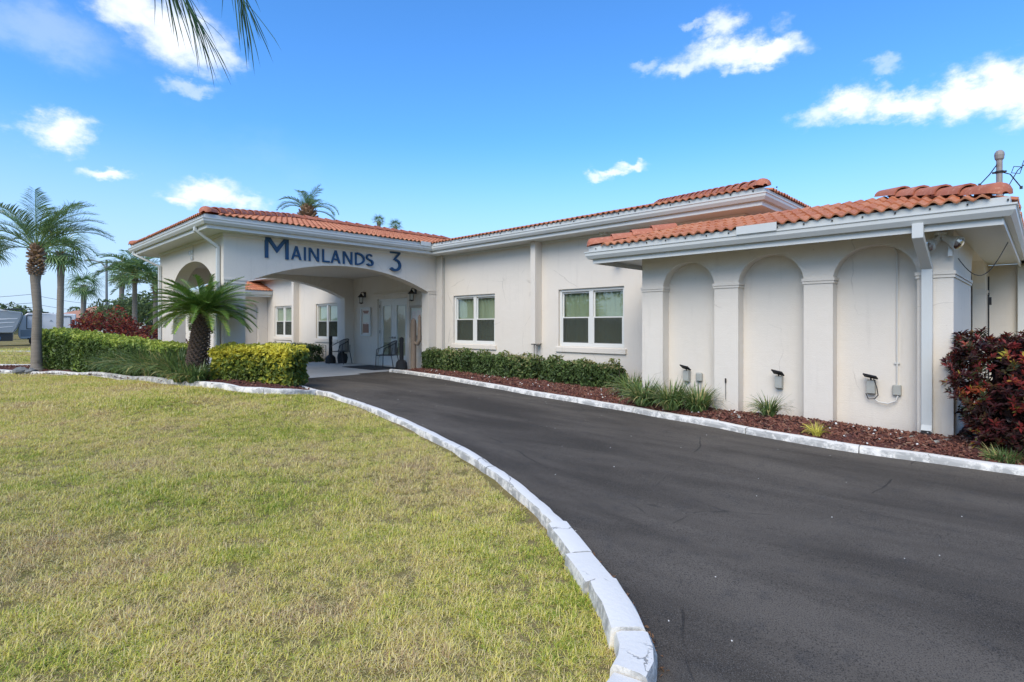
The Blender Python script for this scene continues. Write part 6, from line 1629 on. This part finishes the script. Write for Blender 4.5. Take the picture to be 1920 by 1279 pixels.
# ------------------------------------------------------------------ scattered ground cover (geometry nodes on points)
def scatter(name, mat_objs, pts, rot_full=False, smin=.7, smax=1.2, sattr=None):
    me = bpy.data.meshes.new(name); me.vertices.add(len(pts)); me.vertices.foreach_set('co', np.asarray(pts, dtype=np.float32).ravel())
    sc = rng.uniform(smin, smax, len(pts)) * (1 if sattr is None else sattr)
    a = me.attributes.new('s', 'FLOAT', 'POINT'); a.data.foreach_set('value', sc.astype(np.float32))
    rt = np.zeros((len(pts), 3)); rt[:, 2] = rng.uniform(0, 2 * PI, len(pts))
    if rot_full: rt[:, 0] = rng.normal(0, .5, len(pts)); rt[:, 1] = rng.normal(0, .5, len(pts))
    a = me.attributes.new('r', 'FLOAT_VECTOR', 'POINT'); a.data.foreach_set('vector', rt.astype(np.float32).ravel())
    ob = bpy.data.objects.new(name, me); C.objects.link(ob); ob['kind'] = 'stuff'
    col = bpy.data.collections.new(name + '_variants')
    for q in mat_objs: col.objects.link(q)
    g = bpy.data.node_groups.new(name + '_nodes', 'GeometryNodeTree')
    g.interface.new_socket('Geometry', in_out='INPUT', socket_type='NodeSocketGeometry'); g.interface.new_socket('Geometry', in_out='OUTPUT', socket_type='NodeSocketGeometry')
    gi = g.nodes.new('NodeGroupInput'); go = g.nodes.new('NodeGroupOutput')
    ci = g.nodes.new('GeometryNodeCollectionInfo'); ci.inputs['Collection'].default_value = col; ci.inputs['Separate Children'].default_value = True; ci.inputs['Reset Children'].default_value = True
    ip = g.nodes.new('GeometryNodeInstanceOnPoints'); ip.inputs['Pick Instance'].default_value = True
    mp_ = g.nodes.new('GeometryNodeMeshToPoints')
    na = g.nodes.new('GeometryNodeInputNamedAttribute'); na.data_type = 'FLOAT'; na.inputs['Name'].default_value = 's'
    nr = g.nodes.new('GeometryNodeInputNamedAttribute'); nr.data_type = 'FLOAT_VECTOR'; nr.inputs['Name'].default_value = 'r'
    rv = g.nodes.new('FunctionNodeRandomValue'); rv.data_type = 'INT'; rv.inputs['Min'].default_value = 0; rv.inputs['Max'].default_value = max(0, len(mat_objs) - 1)
    # the random INT sockets share names with other types: set by identifier
    for s_ in rv.inputs:
        if s_.type == 'INT' and s_.name == 'Max': s_.default_value = len(mat_objs) - 1
        if s_.type == 'INT' and s_.name == 'Min': s_.default_value = 0
    L_ = g.links
    L_.new(gi.outputs[0], mp_.inputs[0]); L_.new(mp_.outputs[0], ip.inputs['Points']); L_.new(ci.outputs[0], ip.inputs['Instance'])
    L_.new([o_ for o_ in rv.outputs if o_.type == 'INT'][0], ip.inputs['Instance Index'])
    L_.new([o_ for o_ in na.outputs if o_.enabled and o_.name == 'Attribute'][0], ip.inputs['Scale'])
    L_.new([o_ for o_ in nr.outputs if o_.enabled and o_.name == 'Attribute'][0], ip.inputs['Rotation'])
    L_.new(ip.outputs[0], go.inputs[0])
    md = ob.modifiers.new('scatter', 'NODES'); md.node_group = g
    return ob

def clump(i, n, rad, h_, wd, mat='grass_blade'):
    V, F, A_ = [], [], []; r_ = random.Random(900 + i)
    for k in range(n):
        a_ = r_.uniform(0, 2 * PI); rr = rad * math.sqrt(r_.random()); p = Vector((rr * math.cos(a_), rr * math.sin(a_), -.004)); L_ = h_ * r_.uniform(.5, 1.3)
        d_ = Vector((r_.gauss(0, .75), r_.gauss(0, .75), r_.uniform(.45, 1.1))).normalized(); s_ = Vector((-d_.y, d_.x, 0)); s_ = (s_.normalized() if s_.length > .05 else Vector((1, 0, 0))) * wd * r_.uniform(.6, 1.2)
        m_ = p + d_ * L_ * .55; e_ = m_ + (d_ + Vector((0, 0, -.5))).normalized() * L_ * .5; b_ = len(V)
        V += [p + s_, p - s_, m_ + s_ * .8, m_ - s_ * .8, e_]; vv = r_.random(); A_ += [vv] * 5; F += [(b_, b_ + 1, b_ + 3, b_ + 2), (b_ + 2, b_ + 3, b_ + 4)]
    me = arr_mesh('clump', np.array([tuple(v_) for v_ in V]), F, A_); me.materials.append(MATS[mat]); return bpy.data.objects.new('grass_clump', me)

lawn_poly = [(-1.0, .9)] + [(p[0] - .03, p[1] - .20) for p in LK[1:17]] + [(-9.95, 4.72), (-9.95, 4.25), (-10.35, 3.78), (-11.25, 3.34), (-13.39, 2.95), (-16.38, 2.52), (-19.1, 1.92), (-20.4, 1.4), (-22.2, .7), (-24.5, -.3), (-34, -3), (-34, -16), (-2, -16), (-1.0, -1)]
def rand_in(poly, dens_fn, box, nmax):
    x0, x1, y0, y1 = box; P_ = np.stack([rng.uniform(x0, x1, nmax), rng.uniform(y0, y1, nmax)], 1)
    dep = -.6975 * P_[:, 0] + .7165 * P_[:, 1]; lat = .7165 * P_[:, 0] + .6975 * P_[:, 1]
    keep = rng.random(nmax) < dens_fn(dep, lat, P_)
    P_ = P_[keep]; P_ = P_[inside_np(P_, poly)]
    return P_
area = lambda b_: (b_[1] - b_[0]) * (b_[3] - b_[2])
parts_ = []; sizes = []
def band(box, dens, zlo, zhi, scale, poly=lawn_poly):
    n = int(area(box) * dens)
    P_ = rand_in(poly, lambda dep, lat, q: ((dep >= zlo) & (dep < zhi) & (np.abs(lat) < np.maximum(dep, 0) * 1.5 + 4.5)).astype(float), box, n)
    P_ = P_ + 0; parts_.append(np.column_stack([P_, GZ(P_) - .004])); sizes.append(np.full(len(P_), scale))
band((-8.5, -.8, -5.5, 4.5), 1700, -1.5, 4.0, 1.0)
band((-15, -2.5, -10, 5.5), 1050, 4.0, 8.0, 1.1)
band((-24, -5, -14, 5.5), 520, 8.0, 14.0, 1.5)
band((-34, -8, -16, 5.5), 150, 14.0, 24.0, 2.0)
back_poly = [(-27, .9), (-24.8, 2.1), (-23, 3.4), (-21, 4.6), (-30, 14), (-45, 14), (-45, -14), (-28, -6)]
band((-45, -20, -14, 14), 40, 14.0, 48.0, 3.0, back_poly)
pts = np.concatenate(parts_); sz_ = np.concatenate(sizes)
X_, Y_ = pts[:, 0], pts[:, 1]
tuft = np.sin(X_ * 9.1 + 2 * np.sin(Y_ * 3.7)) * np.sin(Y_ * 8.3 + 2 * np.sin(X_ * 4.1)) + .6 * np.sin(X_ * 23 + Y_ * 5) * np.sin(Y_ * 21 - X_ * 7)
sz_ = sz_ * (1 + .22 * tuft)
keep_ = rng.random(len(pts)) < np.clip(1.0 + .35 * tuft, .62, 1)
pts, sz_ = pts[keep_], sz_[keep_]
gr = scatter('grass', [clump(i, 19, .034, [.040, .034, .050, .036, .030, .044][i], .0017) for i in range(6)], pts, False, .7, 1.25, sz_)
# grass leaning over the kerb joints
# mulch chips and stones
def chip(i):
    r_ = random.Random(i); m_ = MB(); a, b2, c_ = r_.uniform(.012, .028), r_.uniform(.005, .010), r_.uniform(.003, .006)
    m_.box(-a, -b2, -c_, a, b2, c_); m_.v = [(v_[0] + r_.gauss(0, .003), v_[1] + r_.gauss(0, .002), v_[2] + r_.gauss(0, .001)) for v_ in m_.v]
    me = arr_mesh('chip', np.array(m_.v), m_.f); me.materials.append(MATS['mulch_chip']); return bpy.data.objects.new('mulch_chip', me)
def bed_pts(poly, dens, dz):
    xs = [p[0] for p in poly]; ys = [p[1] for p in poly]; n = int((max(xs) - min(xs)) * (max(ys) - min(ys)) * dens); P_ = np.stack([rng.uniform(min(xs), max(xs), n), rng.uniform(min(ys), max(ys), n)], 1); P_ = P_[inside_np(P_, poly)]
    D = []
    for i in range(len(poly)):
        a = np.array(poly[i]); b2 = np.array(poly[(i + 1) % len(poly)]); k = max(1, int(np.hypot(*(b2 - a)) / .12))
        for j in range(k): D.append(a + (b2 - a) * j / k)
    D = np.array(D); md = np.concatenate([np.sqrt(((P_[i:i + 3000, None, :] - D[None]) ** 2).sum(-1)).min(1) for i in range(0, len(P_), 3000)])
    return np.column_stack([P_, GZ(P_) + dz + .06 * np.clip(md / .35, 0, 1) + rng.uniform(0, .022, len(P_))])
bp = bed_pts(beds_r, 900, .028); near = bp[:, 0] > -7
bp = np.concatenate([bp[near], bp[~near][::2], bed_pts(isl_poly, 160, .024)])
scatter('mulch', [chip(i) for i in range(6)], bp, True, .7, 1.35)
def stone(i):
    r_ = random.Random(i + 50); m_ = MB(); s_ = r_.uniform(.008, .016); m_.lathe([(s_ * .6, -s_ * .5), (s_, 0), (s_ * .6, s_ * .5)], (0, 0, 0), 6); m_.v = [(v_[0] * r_.uniform(.7, 1.3), v_[1] * r_.uniform(.7, 1.2), v_[2]) for v_ in m_.v]
    me = arr_mesh('stone', np.array(m_.v), m_.f); me.materials.append(MATS['white_stone']); return bpy.data.objects.new('white_stone', me)
sp = bed_pts(beds_r, 26, .045); sp = sp[(np.sin(sp[:, 0] * 3.1) + rng.normal(0, .7, len(sp))) > .35]
scatter('pebbles', [stone(i) for i in range(4)], sp, True, .6, 1.5)
# grit and specks on the drive
n = 110; P_ = np.stack([rng.uniform(-10, 3, n), rng.uniform(1, 9, n)], 1); P_ = P_[inside_np(P_, drive_poly)]
scatter('grit', [stone(20)], np.column_stack([P_, GZ(P_) + .008]), True, .18, .40)
# dead leaves caught at the foot of the near kerb
kp = smooth_line(LK[:7]); P_ = []
for k in range(80):
    i = random.randrange(2, 30) if random.random() < .8 else random.randrange(len(kp)); i = min(i, len(kp) - 2); p = Vector(kp[i]).lerp(Vector(kp[i + 1]), random.random()); 
    dd_ = (Vector(kp[i + 1]) - Vector(kp[i])).normalized(); q = p + Vector((dd_.y, -dd_.x)) * abs(random.gauss(.012, .012)); P_.append((q.x, q.y, gz(q.x, q.y) + .012))
def dleaf(i):
    m_ = MB().add([(-.012, 0, 0), (0, -.005, .004), (.014, 0, .001), (0, .005, .003)], [(0, 1, 2), (0, 2, 3)]); me = arr_mesh('leaf', np.array(m_.v), m_.f); me.materials.append(MATS['dry_leaf']); return bpy.data.objects.new('dry_leaf', me)
scatter('leaf_litter', [dleaf(0)], np.array(P_), True, .6, 1.5)
